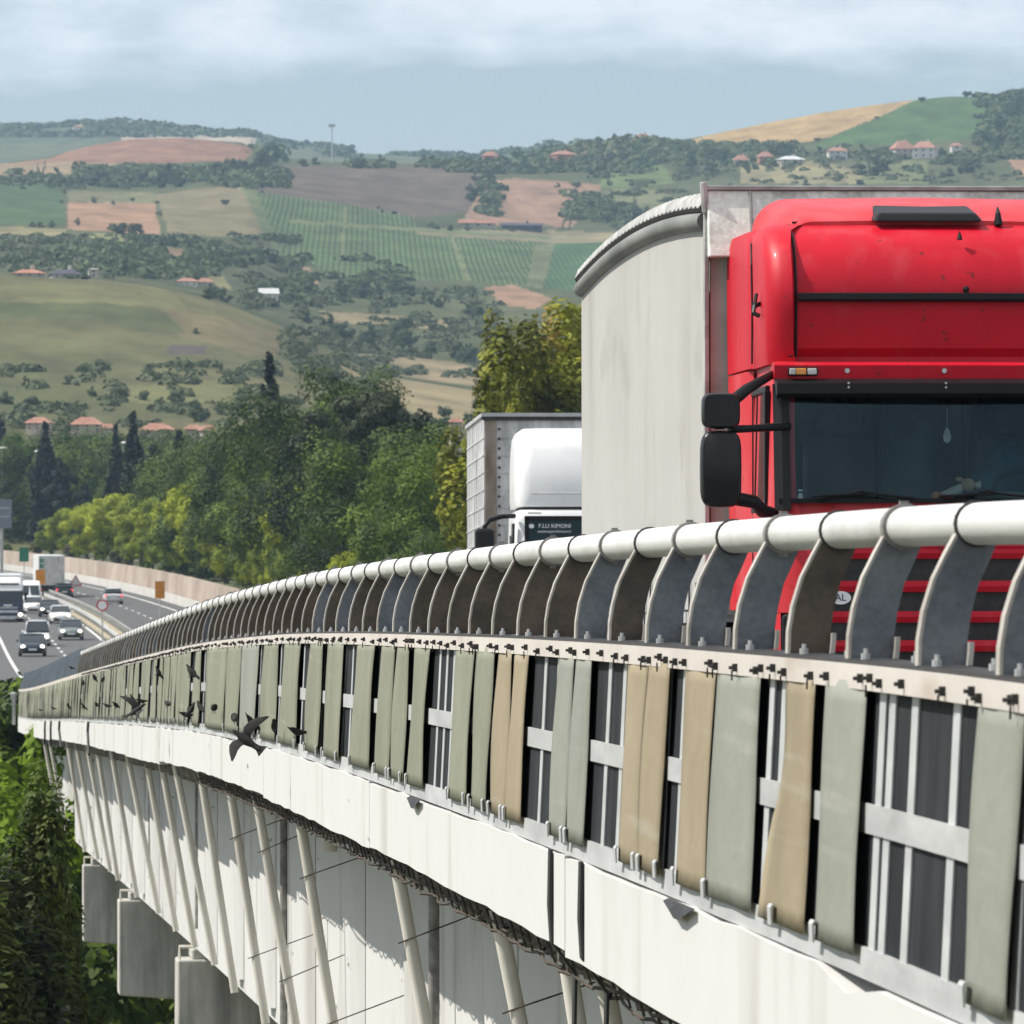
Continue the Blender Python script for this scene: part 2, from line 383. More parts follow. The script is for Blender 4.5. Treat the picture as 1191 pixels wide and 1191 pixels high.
# girder web with pilasters
mb = MB()
sweep(mb, [(1.05,-.58),(1.4,-.58),(1.4,-3.0),(2.2,-3.25),(1.05,-3.25)][::-1], ULONG)
vb(mb, 'girder', MT['white_conc'])
u = 14.0
while u < 222:
    mb = MB(); P0 = [(.90,-.60),(1.06,-.60),(1.06,-3.1),(.95,-3.1)]
    us = [u-.55, u-.4, u+.4, u+.55]
    mb.loft([[BP(u-.7,1.045,h) for s,h in P0]]+[[BP(x,s,h) for s,h in P0] for x in (u-.45,u+.45)]+[[BP(u+.7,1.045,h) for s,h in P0]])
    vb(mb, 'pilaster', MT['white_conc']); u += 8.1
# piers
for u in (38.0, 70.5, 103, 135.5, 168, 200):
    mb = MB()
    def cross(s0,s1,h0,h1, w=.65, h0b=None):
        h0b = h0 if h0b is None else h0b
        A = [BP(u-w,s0,h0),BP(u-w,s1,h0b),BP(u-w,s1,h1),BP(u-w,s0,h1)]; B = [BP(u+w,s0,h0),BP(u+w,s1,h0b),BP(u+w,s1,h1),BP(u+w,s0,h1)]
        mb.hexa(A, B)
    cross(.80,8.2,-5.2,-3.42,.65,-5.75); cross(1.0,8.0,-3.418,-3.262,.60)
    p = vb(mb, 'pier', MT['grey_conc'], bevel=.03)
    mb = MB(); zb = -24-dz(u)
    mb.hexa([BP(u-.55,3.4,-5.35),BP(u-.55,6.6,-5.35),BP(u+.55,6.6,-5.35),BP(u+.55,3.4,-5.35)],[BP(u-.55,3.2,zb),BP(u-.55,6.8,zb),BP(u+.55,6.8,zb),BP(u+.55,3.2,zb)])
    inv = Matrix.Translation(-Vector(via.location)); mb.v = [tuple(inv @ Vector(q)) for q in mb.v]
    mb.build('column', MT['grey_conc'], p)
    mb = MB(); 
    for a in (.83,1.5): mb.tube([BP(u-.5,a,-3.42),BP(u-.5,a,-3.24),BP(u-.5,a+.5,-3.24)], .03, 6)
    mb.v = [tuple(inv @ Vector(q)) for q in mb.v]; mb.build('cap_trim', MT['drain'], p)
# drain pipes hanging from the deck edge
def drain(px, h0=-.50, L=2.3, r=.041):
    u = ud(px, .15)
    j = R.uniform(-.02,.02)
    mb = MB(); ln = .17+R.uniform(-.02,.03)
    P = [BP(u, .13+ln*L*t+j, h0-L*t) for t in (0,.25,.5,.75,1)]
    mb.tube(P, r, 12); o = vb(mb, 'drain_pipe', MT['drain'], smooth=True, angle=50)
    mb = MB()
    for t in ((.23,.72) if px > 260 else ()):
        q = BP(u, .13+ln*L*t+j, h0-L*t); mb = MB(); lr = 1.0-(.13+ln*L*t+j); mb.tube([(q[0]-.07,q[1],q[2]-.03),(q[0],q[1]-.055,q[2]),(q[0]+lr,q[1],q[2]+lr*R.uniform(.3,.45))], .005, 5)
        mb.v = [tuple(Matrix.Translation(-Vector(via.location)) @ Vector(p)) for p in mb.v]; mb.build('tie_rod', MT['rebar'], o)
for px in (51,58,80,89,103,113,132,150,170,188,207,237,269,297,349,463,580,667,700): drain(px)
for px, s, L in ((383,.9,.55),(330,1.0,2.6),(230,1.05,2.4),(505,.9,2.0),(175,1.05,2.2)):
    u = ud(px, s); mb = MB(); mb.tube([BP(u,s,-.55),BP(u,s,-.55-L)], .075 if L < 1 else .04, 12)
    vb(mb, 'down_pipe', MT['drain'] if L < 1 else MT['clamp'], smooth=True, angle=50)
for px, L in ((651,1.75),(687,1.95)):
    u = ud(px); mb = MB()
    P = [(-.045,-.07),(-.05,-.3),(-.04,-.46),(.06,-.6),(.05,-1.1),(.09,-L)]
    mb.loft([[BP(u-.055,s,h),BP(u+.055,s,h),BP(u+.055,s+.012,h),BP(u-.055,s+.012,h)] for s,h in P])
    o = vb(mb, 'cable_strap', MT['rubber'])
for px in (55,62,72,106):
    u = ud(px); mb = MB(); mb.tube([BP(u,-.05,-.07),BP(u,-.06,-.25),BP(u+R.uniform(-2,2),-.05,-.62)], .025, 6); vb(mb, 'hanging_cable', MT['rubber'])
# hanging scraps along the fascia top
for px in (492,806):
    mb = MB(); u = ud(px); w = .45; d = .05
    mb.loft([[BP(u-w+2*w*t,-.04,-.07),BP(u-w+2*w*t,-.06,-.08-d*math.sin(math.pi*t)**1.5),BP(u-w+2*w*t,-.045,-.075)] for t in (0,.2,.4,.6,.8,1)])
    vb(mb, 'torn_membrane', MT['rubber'])

# ------------------------------------------------------------------ barrier fence on the viaduct edge
fen = thing('barrier_fence', 'long parapet barrier with white tubular top rail, curved rib plates and green and tan strips', 'barrier', BP(18,0,0))
def fb(mb, name, m, parent=None, **k):
    if parent is None: return mb.build(name, m, fen, world=True, **k)
    inv = Matrix.Translation(-Vector(fen.location)); mb.v = [tuple(inv @ Vector(q)) for q in mb.v]
    return mb.build(name, m, parent, **k)
PS, PH, PRAD = .19, 1.212, .058
LEAN = .036
us = arange(13,60,1.0)+arange(62,228,3)
us = [u for u in us if u < 138]; mb = MB(); mb.tube([BP(u,PS,PH) for u in us], PRAD, 20); fb(mb, 'top_rail', MT['rail_white'], smooth=True, angle=60)
FU = arange(13,60,1.0)+arange(62,228,3)
mb = MB(); sweep(mb, rect(.01,.13,.742,.812), FU); fb(mb, 'base_beam', MT['base_rail'])
mb = MB(); sweep(mb, rect(.03,.17,.813,.824), FU); fb(mb, 'base_flange', MT['bolt'])
mb = MB(); sweep(mb, [(-.012,-.075),(.12,-.075),(.12,.012),(-.004,.012)], FU); fb(mb, 'bottom_rail', MT['zinc'])
mb = MB(); sweep(mb, [(-.009+LEAN*.48,.335),(-.001+LEAN*.48,.335),(-.001+LEAN*.54,.42),(-.009+LEAN*.54,.42)], FU); fb(mb, 'mid_rail', MT['zinc'])
mb = MB(); sweep(mb, [(.008,.005),(.02,.005),(.02+LEAN,.744),(.008+LEAN,.744)], FU); fb(mb, 'backing_panel', MT['panel_dark'])
mb = MB(); sweep(mb, [(.20,-.04),(.235,-.04),(.235,.80),(.20,.80)], FU); fb(mb, 'inner_panel', MT['zinc'])
# ribs
outer = [(.035,.826),(.037,.895),(.050,.975),(.078,1.065),(.113,1.135),(.14,1.185)]
inner = [(.158,.826),(.162,.895),(.172,.965),(.192,1.045),(.222,1.11),(.245,1.165)]
seqB = {0:1,1:1,2:1,3:0,4:1,5:1,6:1,7:0,8:1,9:0,10:0,11:0,12:0,13:0,14:0,15:0,16:1,17:1,18:0,19:0,20:1,21:0,22:1,23:0}
ribs = []
u = 18.15; k = 0
while u < 136:
    mb = MB(); th = .005
    n = len(outer)
    for i in range(n-1):
        A = [BP(u-th,*outer[i]),BP(u-th,*inner[i]),BP(u-th,*inner[i+1]),BP(u-th,*outer[i+1])]
        B = [BP(u+th,*outer[i]),BP(u+th,*inner[i]),BP(u+th,*inner[i+1]),BP(u+th,*outer[i+1])]
        mb.hexa(A,B)
    blue = seqB.get(k, 1 if R.random() < .25 else 0)
    rb = fb(mb, 'rib', MT['rib_blue'] if blue else MT['rib_brown'])
    rb['label'] = 'blue grey curved rib plate' if blue else 'rust brown curved rib plate'
    mb = MB()
    mb.loft([[BP(u-.006,s-.009,h),BP(u+.06,s-.009,h),BP(u+.06,s,h),BP(u-.006,s,h)] for s,h in outer])
    q = BP(u-.006,.15,.862); 
    mb.loft([[BP(u-.045,s-.002,h),BP(u-.006,s-.002,h),BP(u-.006,s+.012,h),BP(u-.045,s+.012,h)] for s,h in ((.158,.826),(.162,.865),(.163,.89))])
    fb(mb, 'flange', MT['rib_edge'], rb)
    mb = MB()
    wide = k % 2 == 0
    a = .045 if wide else .013
    C = lambda x: BP(x,PS,PH)
    mb.tube([C(u-a),C(u+a)], PRAD+.007, 18)
    if wide:
        mb.tube([C(u-a-.006),C(u-a+.008)], PRAD+.011, 18)
        mb.tube([BP(u,PS,PH-PRAD-.02),BP(u,PS,PH-PRAD+.01)], .016, 6)
        mb.box(C(u)[0]-.012,C(u)[0]+.014,C(u)[1]-.03,C(u)[1]+.03,C(u)[2]+PRAD+.003,C(u)[2]+PRAD+.018)
    fb(mb, 'clamp', MT['clamp'] if wide else MT['clamp_dark'], rb, smooth=True, angle=40)
    for s, du in ((.075,-.03),(.125,-.75)):
        mb = MB(); mb.tube([BP(u+du,s,.822),BP(u+du,s,.842)], .014, 8); mb.tube([BP(u+du,s,.822),BP(u+du,s,.856)], .008, 6)
        fb(mb, 'bolt', MT['zinc'], rb)
    ribs.append(rb); u += 1.5; k += 1
u = 137.2
while u < 226:
    mb = MB(); 
    mb.loft([[BP(u,s,h),BP(u+1.3,s+.05,h),BP(u+1.3,s+.07,h),BP(u,s+.02,h)] for s,h in outer+[(.16,1.26),(.17,1.33)]])
    fb(mb, 'guard_panel', MT['guard']); u += 1.5
# uprights
bars = []
NB = [1013,1050,1098]
bars = [ud(x) for x in NB] + [ud(x) for x in (1178,900,700,717,626,641,768,505,513,521,405,552,477,786,886,1024,1132)]
known = sorted(bars)
u = known[-1]+.85
while u < 226: bars.append(u); u += .87
bars = sorted(bars)
far = MB()
for i, u in enumerate(bars):
    mb = MB() if i < 95 else far
    w = .065
    mb.loft([[BP(u-w,s,h),BP(u+w,s,h),BP(u+w,s+.006,h),BP(u-w,s+.006,h)] for s,h in ((.0,.0),(.0+LEAN,.744))])
    if i < 95: fb(mb, 'upright', MT['upright'])
o = fb(far, 'upright', MT['upright']); o['kind'] = 'stuff'
# strips
SPX = [(1133,1183,'strip_grey'),(957,1002,'strip_grey'),(908,944,'strip_tan'),(829,880,'strip_grey'),(793,827,'strip_tan'),
       (752,775,'strip_tan'),(726,749,'strip_tan'),(666,684,'strip_grey'),(646,664,'strip_grey'),(594,612,'strip_tan'),(576,592,'strip_tan'),
       (553,571,'strip_green'),(527,548,'strip_green'),(479,497,'strip_green'),(459,473,'strip_green'),(441,457,'strip_green'),(412,434,'strip_green'),
       (380,397,'strip_green'),(359,374,'strip_green'),(328,348,'strip_green'),(305,322,'strip_green'),(281,299,'strip_grey'),(264,279,'strip_green'),(240,262,'strip_green'),(226,233,'strip_green')]
spans = [(ud(b), ud(a), m) for a,b,m in SPX]
u = ud(221)
while u < 225:
    w = R.uniform(.85,1.9)
    spans.append((u, u+w, 'strip_green')); u += w + (R.uniform(.3,1.3) if R.random() < .45 else R.uniform(.05,.18))
farS = MB(); clips = MB(); bolts = MB()
def clip(u):
    clips.loft([[BP(u-.045,s,h),BP(u+.045,s,h),BP(u+.045,s+.006,h),BP(u-.045,s+.006,h)] for s,h in ((-.042,-.02),(-.044,.035),(-.038,.045))])
def bolt(u):
    hh = .754+R.uniform(-.004,.012); bolts.loft([[BP(u-.011,s,h),BP(u+.011,s,h),BP(u+.011,s,h+.026),BP(u-.011,s,h+.026)] for s,h in ((.01,hh),(-.006,hh))])
    bolts.tube([BP(u,-.018,hh+.013),BP(u,.0,hh+.013)], .006, 5)
    if R.random() < .6: bolts.tube([BP(u+.03,-.004,.758),BP(u+.05,-.002,.725)], .003, 4)
for i, (a, b, m) in enumerate(spans):
    nearS = i < 95
    mb = MB() if nearS else farS
    tw = R.uniform(-.06,.06)*(b-a); curl = R.uniform(-.06,.06)
    if i == 2: curl = -.30
    ph = R.uniform(0,6); amp = R.uniform(.002,.006)
    def fn(p, q, a=a, b=b):
        h = -.015+.78*q
        sft = curl*math.sin(math.pi*min(1,q*1.2))*(.6 if i != 2 else .9)
        if i == 2: ed = -.75*p*max(0,.52-q) + .10*math.sin(math.pi*min(1,max(0,(q-.4)/.5)))*p
        else: ed = sft*.4
        u = a+(b-a)*p + tw*(1-q) - ed
        s = -.020 - .006*(1-q) + LEAN*q + amp*math.sin(5*q+ph)*(p-.5)*2 - .005*math.sin(math.pi*q)*(.4+.6*math.sin(2*p+ph)**2) + .003*math.sin(p*9+ph)
        return BP(u, s, h)
    if i < 60: mb.grid(6, 12, fn)
    else: mb.grid(2, 4, fn)
    if nearS:
        o = fb(mb, 'strip', MT[m], smooth=True)
        so = o.modifiers.new('thick','SOLIDIFY'); so.thickness = .004
        if m == 'strip_tan': o['label'] = 'tan fabric strip'
    if a < 130:
        clip(b-.05); (clip(a+.04) if R.random() < .5 else None); bolt(a+.05); bolt(b-.06)
        if b-a > 1.2: bolt((a+b)/2)
o = fb(farS, 'strip', MT['strip_green']); o['kind'] = 'stuff'
for u in bars:
    if u < 110: bolt(u+.05)
o = fb(clips, 'clip', MT['upright']); o['kind'] = 'stuff'
o = fb(bolts, 'clip_bolt', MT['bolt']); o['kind'] = 'stuff'
# ------------------------------------------------------------------ red truck
RT = W(1100, 867, 51.0)
rt = thing('truck_tractor', 'red high roof lorry cab with black sun visor and black mirrors driving beside the barrier', 'truck', (RT[0], RT[1], dz(51)-.02), (-.016, 0, .06))
def ring(z, f, w, r, yb=2.2, rec=0.0, side=(1.95,1.45,1.02,.55)):
    """plan outline at height z: left side back to front, front left to right, right side; f = front y, w = half width"""
    P = []
    for y in (yb,)+side: P.append((-w, max(y, f+r+.02), z))
    for i in range(5):
        a = math.pi/2*i/4; P.append((-w+r-r*math.cos(a), f+r-r*math.sin(a), z))
    q = w-r
    for x in (-1.045,-1.02,-.6,-.2,.2,.6,1.02,1.045):
        xx = max(-q+.001, min(q-.001, x))
        bulge = .05*(xx/1.1)**2
        P.append((xx, f+bulge+(rec if abs(x) < 1.03 else 0), z))
    for i in range(5):
        a = math.pi/2*(1-i/4); P.append((w-r+r*math.cos(a), f+r-r*math.sin(a), z))
    for y in side[::-1]+(yb,): P.append((w, max(y, f+r+.02), z))
    return P
# lower cab (with windscreen and side window openings)
low = [(.95,.12,1.20,.16),(1.42,.12,1.22,.18),(1.62,.01,1.225,.2),(1.70,.03,1.225,.2),(1.78,.045,1.22,.17),(2.0,.08,1.215,.16),(2.3,.135,1.205,.15),(2.56,.185,1.195,.15),(2.60,.19,1.195,.15),(2.66,.20,1.195,.16),(2.76,.215,1.19,.17)]
rings = [ring(*a) for a in low]
n = len(rings[0]); V = [p for r in rings for p in r]; Fc = []
for i in range(len(rings)-1):
    for j in range(n):
        ws = 4 <= i <= 6 and 9 <= j <= 17         # windscreen opening
        sw = 4 <= i <= 6 and j in (1,2,3)      # left side window
        sw2 = 4 <= i <= 6 and j in (n-5,n-4,n-3)
        if ws or sw or sw2 : continue
        Fc.append((i*n+j, i*n+(j+1)%n, (i+1)*n+(j+1)%n, (i+1)*n+j))
Fc.append(tuple((len(rings)-1)*n+j for j in range(n)))
mb = MB().mesh(V, Fc); cab = mb.build('cab_body', MT['red_dirty'], rt, smooth=True, angle=35)
# windscreen glass and its black border
def wsx(t, i): 
    z = [1.775,1.89,2.0,2.15,2.3,2.43,2.565][i]; f = .036+(z-1.74)*.178
    x = -1.15+2.30*t; return (x, f+.02*(x/1.1)**2-.035, z)
mb = MB().grid(16, 6, lambda p,q: wsx(p, int(round(q*6)))); mb.build('windscreen', MT['wind'], rt, smooth=True)
mb = MB()
for sgn in (-1,1):
    P = [(sgn*1.13, .036+(z-1.74)*.178-.03, z) for z in (1.70,2.0,2.3,2.6)]
    mb.loft([[(x-sgn*.035,y-.012,z),(x+sgn*.02,y-.008,z),(x+sgn*.075,y+.05,z),(x+sgn*.05,y+.09,z),(x-sgn*.035,y+.03,z)] for x,y,z in P])
P = [(x, -.005+.02*(x/1.1)**2, 1.722) for x in arange(-1.18,1.18,.2)]
P = [(x,y+.01,1.768) for x,y,z in P]
mb.loft([[(x,y-.02,z-.014),(x,y-.02,z+.018),(x,y+.03,z+.018),(x,y+.03,z-.014)] for x,y,z in P])
mb.build('windscreen_frame', MT['black_pl'], rt, smooth=True, angle=40)
# wipers
mb = MB()
for x0, x1 in ((-.95,-.22),(-.05,.72)):
    mb.tube([(x0+.05,-.03,1.77),(x0+.35,-.05,1.84),(x0+.42,-.055,1.82)], .012, 6)
    mb.tube([(x0,-.045,1.80),(x0+.4,-.05,1.82),(x1,-.045,1.785)], .011, 6)
mb.build('wiper', MT['black_pl'], rt)
# side windows
for sgn in (-1,1):
    mb = MB(); mb.grid(1,1,lambda p,q: (sgn*(1.205+.01*(1-q)), .56+1.38*p, 1.735+.83*q)); wd = mb.build('side_window', MT['wind_dark'], rt)
    mb = MB()
    for y0,y1,z0,z1 in ((.50,.60,1.72,2.58),(1.90,1.97,1.72,2.58),(.5,1.97,1.70,1.75),(.5,1.97,2.55,2.60)):
        mb.box(min(sgn*1.195,sgn*1.228), max(sgn*1.195,sgn*1.228), y0,y1,z0,z1)
    mb.box(min(sgn*1.20,sgn*1.243), max(sgn*1.20,sgn*1.243), .40,.50,1.74,2.56)
    mb.build('frame', MT['black_pl'], wd, bevel=.008)
# interior
mb = MB(); mb.box(-1.16,1.16,1.62,1.68,1.0,2.7); mb.box(-1.16,1.16,.10,1.62,1.0,1.06); mb.box(-1.16,1.16,.25,1.62,2.69,2.72); mb.build('cab_lining', MT['dark_in'], rt)
mb = MB(); mb.loft([[(x,.16,1.30),(x,.14,1.69),(x,.42,1.74),(x,.62,1.66),(x,.66,1.30)] for x in (-1.14,1.14)]); mb.box(.25,.9,.40,.60,1.73,1.84); mb.build('dashboard', MT['grey_dash'], rt, bevel=.02)
for x in (-.62,.62):
    mb = MB(); mb.box(x-.26,x+.26,1.18,1.34,1.4,2.25); mb.box(x-.16,x+.16,1.2,1.32,2.27,2.48); mb.box(x-.27,x+.27,.75,1.28,1.32,1.48); mb.build('seat', MT['seat'], rt, bevel=.05, seg=3)
mb = MB()
for x0,x1 in ((-.75,-.25),(.12,.5)):
    mb.grid(16,4,lambda p,q: (x0+(x1-x0)*p, 1.5+.03*math.sin(p*40), 1.75+.8*q))
mb.build('curtain', MT['curtain'], rt)
mb = MB(); mb.ball((.62,1.05,2.02),(.22,.12,.20)); mb.ball((.5,1.0,1.9),(.2,.12,.14)); mb.build('jacket', MT['blue_cloth'], rt, smooth=True)
mb = MB(); P = [(.62+.21*math.cos(a), .66+.09*math.sin(a), 1.80+.19*math.sin(a)) for a in [2*math.pi*i/24 for i in range(25)]]; mb.tube(P, .016, 6); mb.tube([(.42,.66,1.80),(.82,.66,1.80)], .02, 6); mb.tube([(.62,.66,1.8),(.62,.58,1.6)], .03, 6); mb.build('steering_wheel', MT['black_pl'], rt, smooth=True)
# red sun visor band, black visor
mb = MB(); mb.loft([[(x,.06+.06*(x/1.2)**2,2.635),(x,.05+.06*(x/1.2)**2,2.73),(x,.10+.06*(x/1.2)**2,2.752),(x,.30,2.752),(x,.30,2.635)] for x in arange(-1.2,1.2,.2)])
vs = mb.build('visor_band', MT['red'], rt, smooth=True, angle=40)
mb = MB(); mb.loft([[(x,-.06+.08*(x/1.2)**2,2.527),(x,-.055+.08*(x/1.2)**2,2.60),(x,.045+.06*(x/1.2)**2,2.634),(x,.22,2.634),(x,.20,2.60),(x,.02+.07*(x/1.2)**2,2.50)] for x in arange(-1.19,1.19,.17)])
vz = mb.build('sun_visor', MT['black_pl'], rt, smooth=True, angle=40)
mb = MB()
for x in (-.69,.0,.69):
    mb.tube([(x,.05,2.69),(x,.035,2.69)], .018, 8); mb.tube([(x,-.045,2.60),(x,-.06,2.60)], .009, 6); mb.tube([(x,-.045,2.57),(x,-.06,2.57)], .009, 6)
mb.build('visor_screw', MT['chrome'], vs)
for sgn in (-1,1):
    mb = MB(); mb.box(sgn*1.0-.105,sgn*1.0+.105,.060,.13,2.655,2.715); mk = mb.build('marker_lamp', MT['black_pl'], vs, bevel=.01)
    mb = MB(); mb.box(sgn*1.0-.02,sgn*1.0+.06,.052,.1,2.662,2.708); mb.build('amber_lens', MT['amber'], mk, bevel=.006) if False else None
    for x0,x1,m in ((-.098,-.055,'lens'),(-.053,.02,'amber'),(.03,.095,'lens')):
        mb = MB(); mb.box(sgn*1.0+x0,sgn*1.0+x1,.050,.1,2.663,2.707); q = mb.build('lens', MT[m], vs, bevel=.006)
        if m == 'amber': q['label'] = 'amber marker lens'
# upper front: high roof with recessed centre panel between corner posts
up = [(2.745,.30,1.225,.20,.05),(2.80,.29,1.23,.19,.07),(2.86,.28,1.235,.185,.03),(3.1,.255,1.24,.185,.03),(3.18,.25,1.24,.185,.03),(3.26,.255,1.24,.185,.028),(3.38,.29,1.24,.185,.028),(3.50,.355,1.24,.185,.028),(3.59,.43,1.238,.185,.028),(3.66,.52,1.232,.19,.025),(3.715,.62,1.215,.185,.03),(3.755,.74,1.185,.22,.012),(3.775,.88,1.12,.25,.006)]
side2 = (2.0,1.6,1.3,1.05)
rings = [ring(z,f,w,r,2.2,rec,side2) for z,f,w,r,rec in up]
n = len(rings[0]); mb = MB(); mb.loft(rings)
hr = mb.build('roof_front', MT['red'], rt, smooth=True, angle=28)
for c in (-1.026,1.026):
    mb = MB(); P = [(c, f+.047+.008, z) for z,f,w,r,rec in up[1:-1]]
    mb.tube(P, .011, 6); mb.build('panel_seam', MT['black_pl'], hr)
# rear roof deflector
mb = MB(); rg = []
for y, zt, w in ((.80,3.785,1.02),(.95,3.85,1.09),(1.2,3.92,1.13),(1.6,3.98,1.15),(2.25,4.03,1.16)):
    P = [(-w,y,3.62)]
    for i in range(7):
        a = math.pi/2*i/6; r = min(.26,(zt-3.62)*.95); P.append((-w+r-r*math.cos(a), y, zt-r+r*math.sin(a)))
    P += [(0,y,zt+.015)]
    P += [(-p[0],y,p[2]) for p in P[-2::-1]]
    rg.append(P)
mb.loft(rg); mb.build('roof_deflector', MT['red_dirty'], rt, smooth=True, angle=40)
# side fairings
for sgn in (-1,1):
    mb = MB()
    S = lambda v: sgn*v
    rg = []
    for z, y0, w in ((1.0,1.55,1.25),(2.735,1.55,1.26)):
        rg.append([(S(w-.05),y0,z),(S(w),y0+.12,z),(S(w+.03),2.75,z),(S(w-.01),2.76,z)])
    mb.loft(rg); mb.build('side_fairing', MT['red_dirty'], rt, smooth=True, angle=40)
    mb = MB(); rg = []
    for z, y0, w in ((2.75,1.35,1.255),(3.2,1.4,1.26),(3.5,1.46,1.26),(3.68,1.55,1.255),(3.755,1.66,1.235),(3.785,1.85,1.17)):
        rg.append([(S(w-.12),y0-.12,z),(S(w-.03),y0-.02,z),(S(w),y0+.15,z),(S(w+.035),2.80,z),(S(w-.1),2.80,z)])
    mb.loft(rg); mb.build('upper_fairing', MT['red'], rt, smooth=True, angle=40)
mb = MB()
mb.tube([(x,.835+.04*(x/1.1)**2,3.782) for x in arange(-1.0,1.0,.1)],.008,4); ps = mb.build('panel_seam', MT['black_pl'], rt)
for sgn in (-1,1):
    mb = MB(); mb.tube([(sgn*1.225,.56,2.80),(sgn*1.15,.335,2.80),(sgn*1.05,.285,2.80)],.006,4); mb.build('panel_seam', MT['black_pl'], rt)
    mb = MB(); mb.tube([(sgn*1.246,1.32,2.78),(sgn*1.246,1.30,3.2),(sgn*1.248,1.34,3.5),(sgn*1.24,1.45,3.66)],.007,4); mb.build('panel_seam', MT['black_pl'], rt)
    mb = MB(); mb.tube([(sgn*1.232,.50,1.2),(sgn*1.232,.48,1.72)],.006,4); mb.tube([(sgn*1.222,1.52,1.2),(sgn*1.222,1.52,2.6)],.006,4); mb.box(min(sgn*1.215,sgn*1.25),max(sgn*1.215,sgn*1.25),1.22,1.4,1.52,1.58); mb.build('door_seam', MT['black_pl'], rt)
# black bar, roof hatch, little antennas, hook
mb = MB(); mb.loft([[(x,.215+.05*(x/1.1)**2,3.185),(x,.195+.05*(x/1.1)**2,3.205),(x,.20+.05*(x/1.1)**2,3.245),(x,.24+.05*(x/1.1)**2,3.252),(x,.29,3.22)] for x in arange(-1.015,1.015,.145)]); mb.build('light_bar', MT['black_pl'], rt, smooth=True, angle=40)
mb = MB(); mb.loft([[(-.44,.66,3.78),(.36,.66,3.78),(.36,1.25,3.82),(-.44,1.25,3.82)],[(-.39,.72,3.845),(.31,.72,3.845),(.31,1.22,3.93),(-.39,1.22,3.93)]]); mb.build('roof_hatch', MT['black_pl'], rt, bevel=.02)
mb = MB()
mb.tube([(.475,.74,3.76),(.475,.75,3.84),(.475,.78,3.89)],[.035,.02,.006],8); mb.build('antenna', MT['black_pl'], rt); mb = MB(); mb.tube([(.16,.44,3.64),(.16,.45,3.70)],[.022,.004],8)
mb.build('antenna', MT['black_pl'], rt)
mb = MB(); mb.ball((.18,.24,3.275),.025,8,6); mb.build('washer_nozzle', MT['black_pl'], rt); mb = MB(); mb.tube([(-1.225,.75,3.2),(-1.29,.66,3.17),(-1.30,.62,3.12),(-1.26,.60,3.10)],.017,6); mb.tube([(-1.29,.66,3.17),(-1.27,.72,3.26)],.014,6); mb.build('bracket', MT['black_pl'], rt)
# grille and bumper
mb = MB(); mb.box(-.98,.98,.02,.5,.30,1.50); mb.build('grille_back', MT['bolt'], rt)
for z in (1.40,1.165,.95,.745,.545):
    mb = MB(); mb.loft([[(x,-.03+.06*(x)**2,z-.04),(x,-.05+.06*(x)**2,z),(x,-.03+.06*(x)**2,z+.04),(x,.05,z+.03),(x,.05,z-.03)] for x in arange(-.95,.95,.19)]); mb.build('grille_bar', MT['red'], rt, smooth=True, angle=40)
mb = MB(); mb.loft([[(x,-.04+.06*x*x,1.44),(x,-.05+.06*x*x,1.50),(x,-.02+.05*x*x,1.66),(x,.1,1.66),(x,.1,1.44)] for x in arange(-1.08,1.08,.18)]); mb.build('front_lip', MT['red'], rt, smooth=True, angle=40)
mb = MB(); mb.loft([[(x,-.08+.09*x*x,.28),(x,-.10+.09*x*x,.36),(x,-.06+.09*x*x,.47),(x,.12,.47),(x,.12,.28)] for x in arange(-1.2,1.2,.2)]); mb.build('bumper', MT['red'], rt, smooth=True, angle=40)
for sgn in (-1,1):
    S = lambda a,b: (min(sgn*a,sgn*b),max(sgn*a,sgn*b))
    mb = MB(); 
    mb.loft([[(sgn*.955,-.01,z),(sgn*1.05,.02,z),(sgn*1.17,.10,z),(sgn*1.235,.24,z),(sgn*1.235,.5,z),(sgn*.955,.5,z)] for z in (.98,1.3,1.62)])
    mb.loft([[(sgn*1.16,.09,z),(sgn*1.24,.26,z),(sgn*1.245,1.0,z),(sgn*1.16,1.0,z)] for z in (.45,.75,.985)])
    mb.build('corner_panel', MT['red_dirty'], rt, smooth=True, angle=40)
    mb = MB(); a,b = S(.965,1.155); mb.box(a,b,.03,.4,.48,.97); hl = mb.build('headlight', MT['black_pl'], rt, bevel=.03)
    mb = MB(); mb.tube([(sgn*1.06,.035,.70),(sgn*1.06,.012,.70)],.075,16); mb.build('lamp_lens', MT['lens'], hl)
    a,b = S(.9,1.2); mb = MB(); mb.box(a,b,.35,1.1,.30,.46); mb.box(a,b,.35,.9,.95,1.0); mb.build('step', MT['black_pl'], rt)
# sticker on the grille
mb = MB(); mb.tube([(-.745,-.012,1.085),(-.745,-.018,1.085)], .001, 4)
mb = MB(); P = [(-.745+.075*math.cos(a), 1.085+.047*math.sin(a)) for a in [2*math.pi*i/24 for i in range(24)]]; mb.prism(P, 'y', -.004, .004); stk = mb.build('country_sticker', MT['sign_white'], rt)
def text(body, size, m, parent, loc, rot=(math.pi/2,0,0), name='lettering', ex=.001, align='CENTER', sx=1.0):
    cu = bpy.data.curves.new(name, 'FONT'); cu.body = body; cu.size = size; cu.align_x = align; cu.align_y = 'CENTER'; cu.extrude = ex
    tmp = bpy.data.objects.new('tmp', cu); COL.objects.link(tmp)
    dg = bpy.context.evaluated_depsgraph_get(); me = bpy.data.meshes.new_from_object(tmp.evaluated_get(dg))
    bpy.data.objects.remove(tmp); me.materials.clear(); me.materials.append(m)
    o = bpy.data.objects.new(name, me); link(o, parent); o.location = loc; o.rotation_euler = rot; o.scale = (sx,1,1); return o
text('AL', .07, MT['bolt'], stk, (-.745,-.006,1.085))
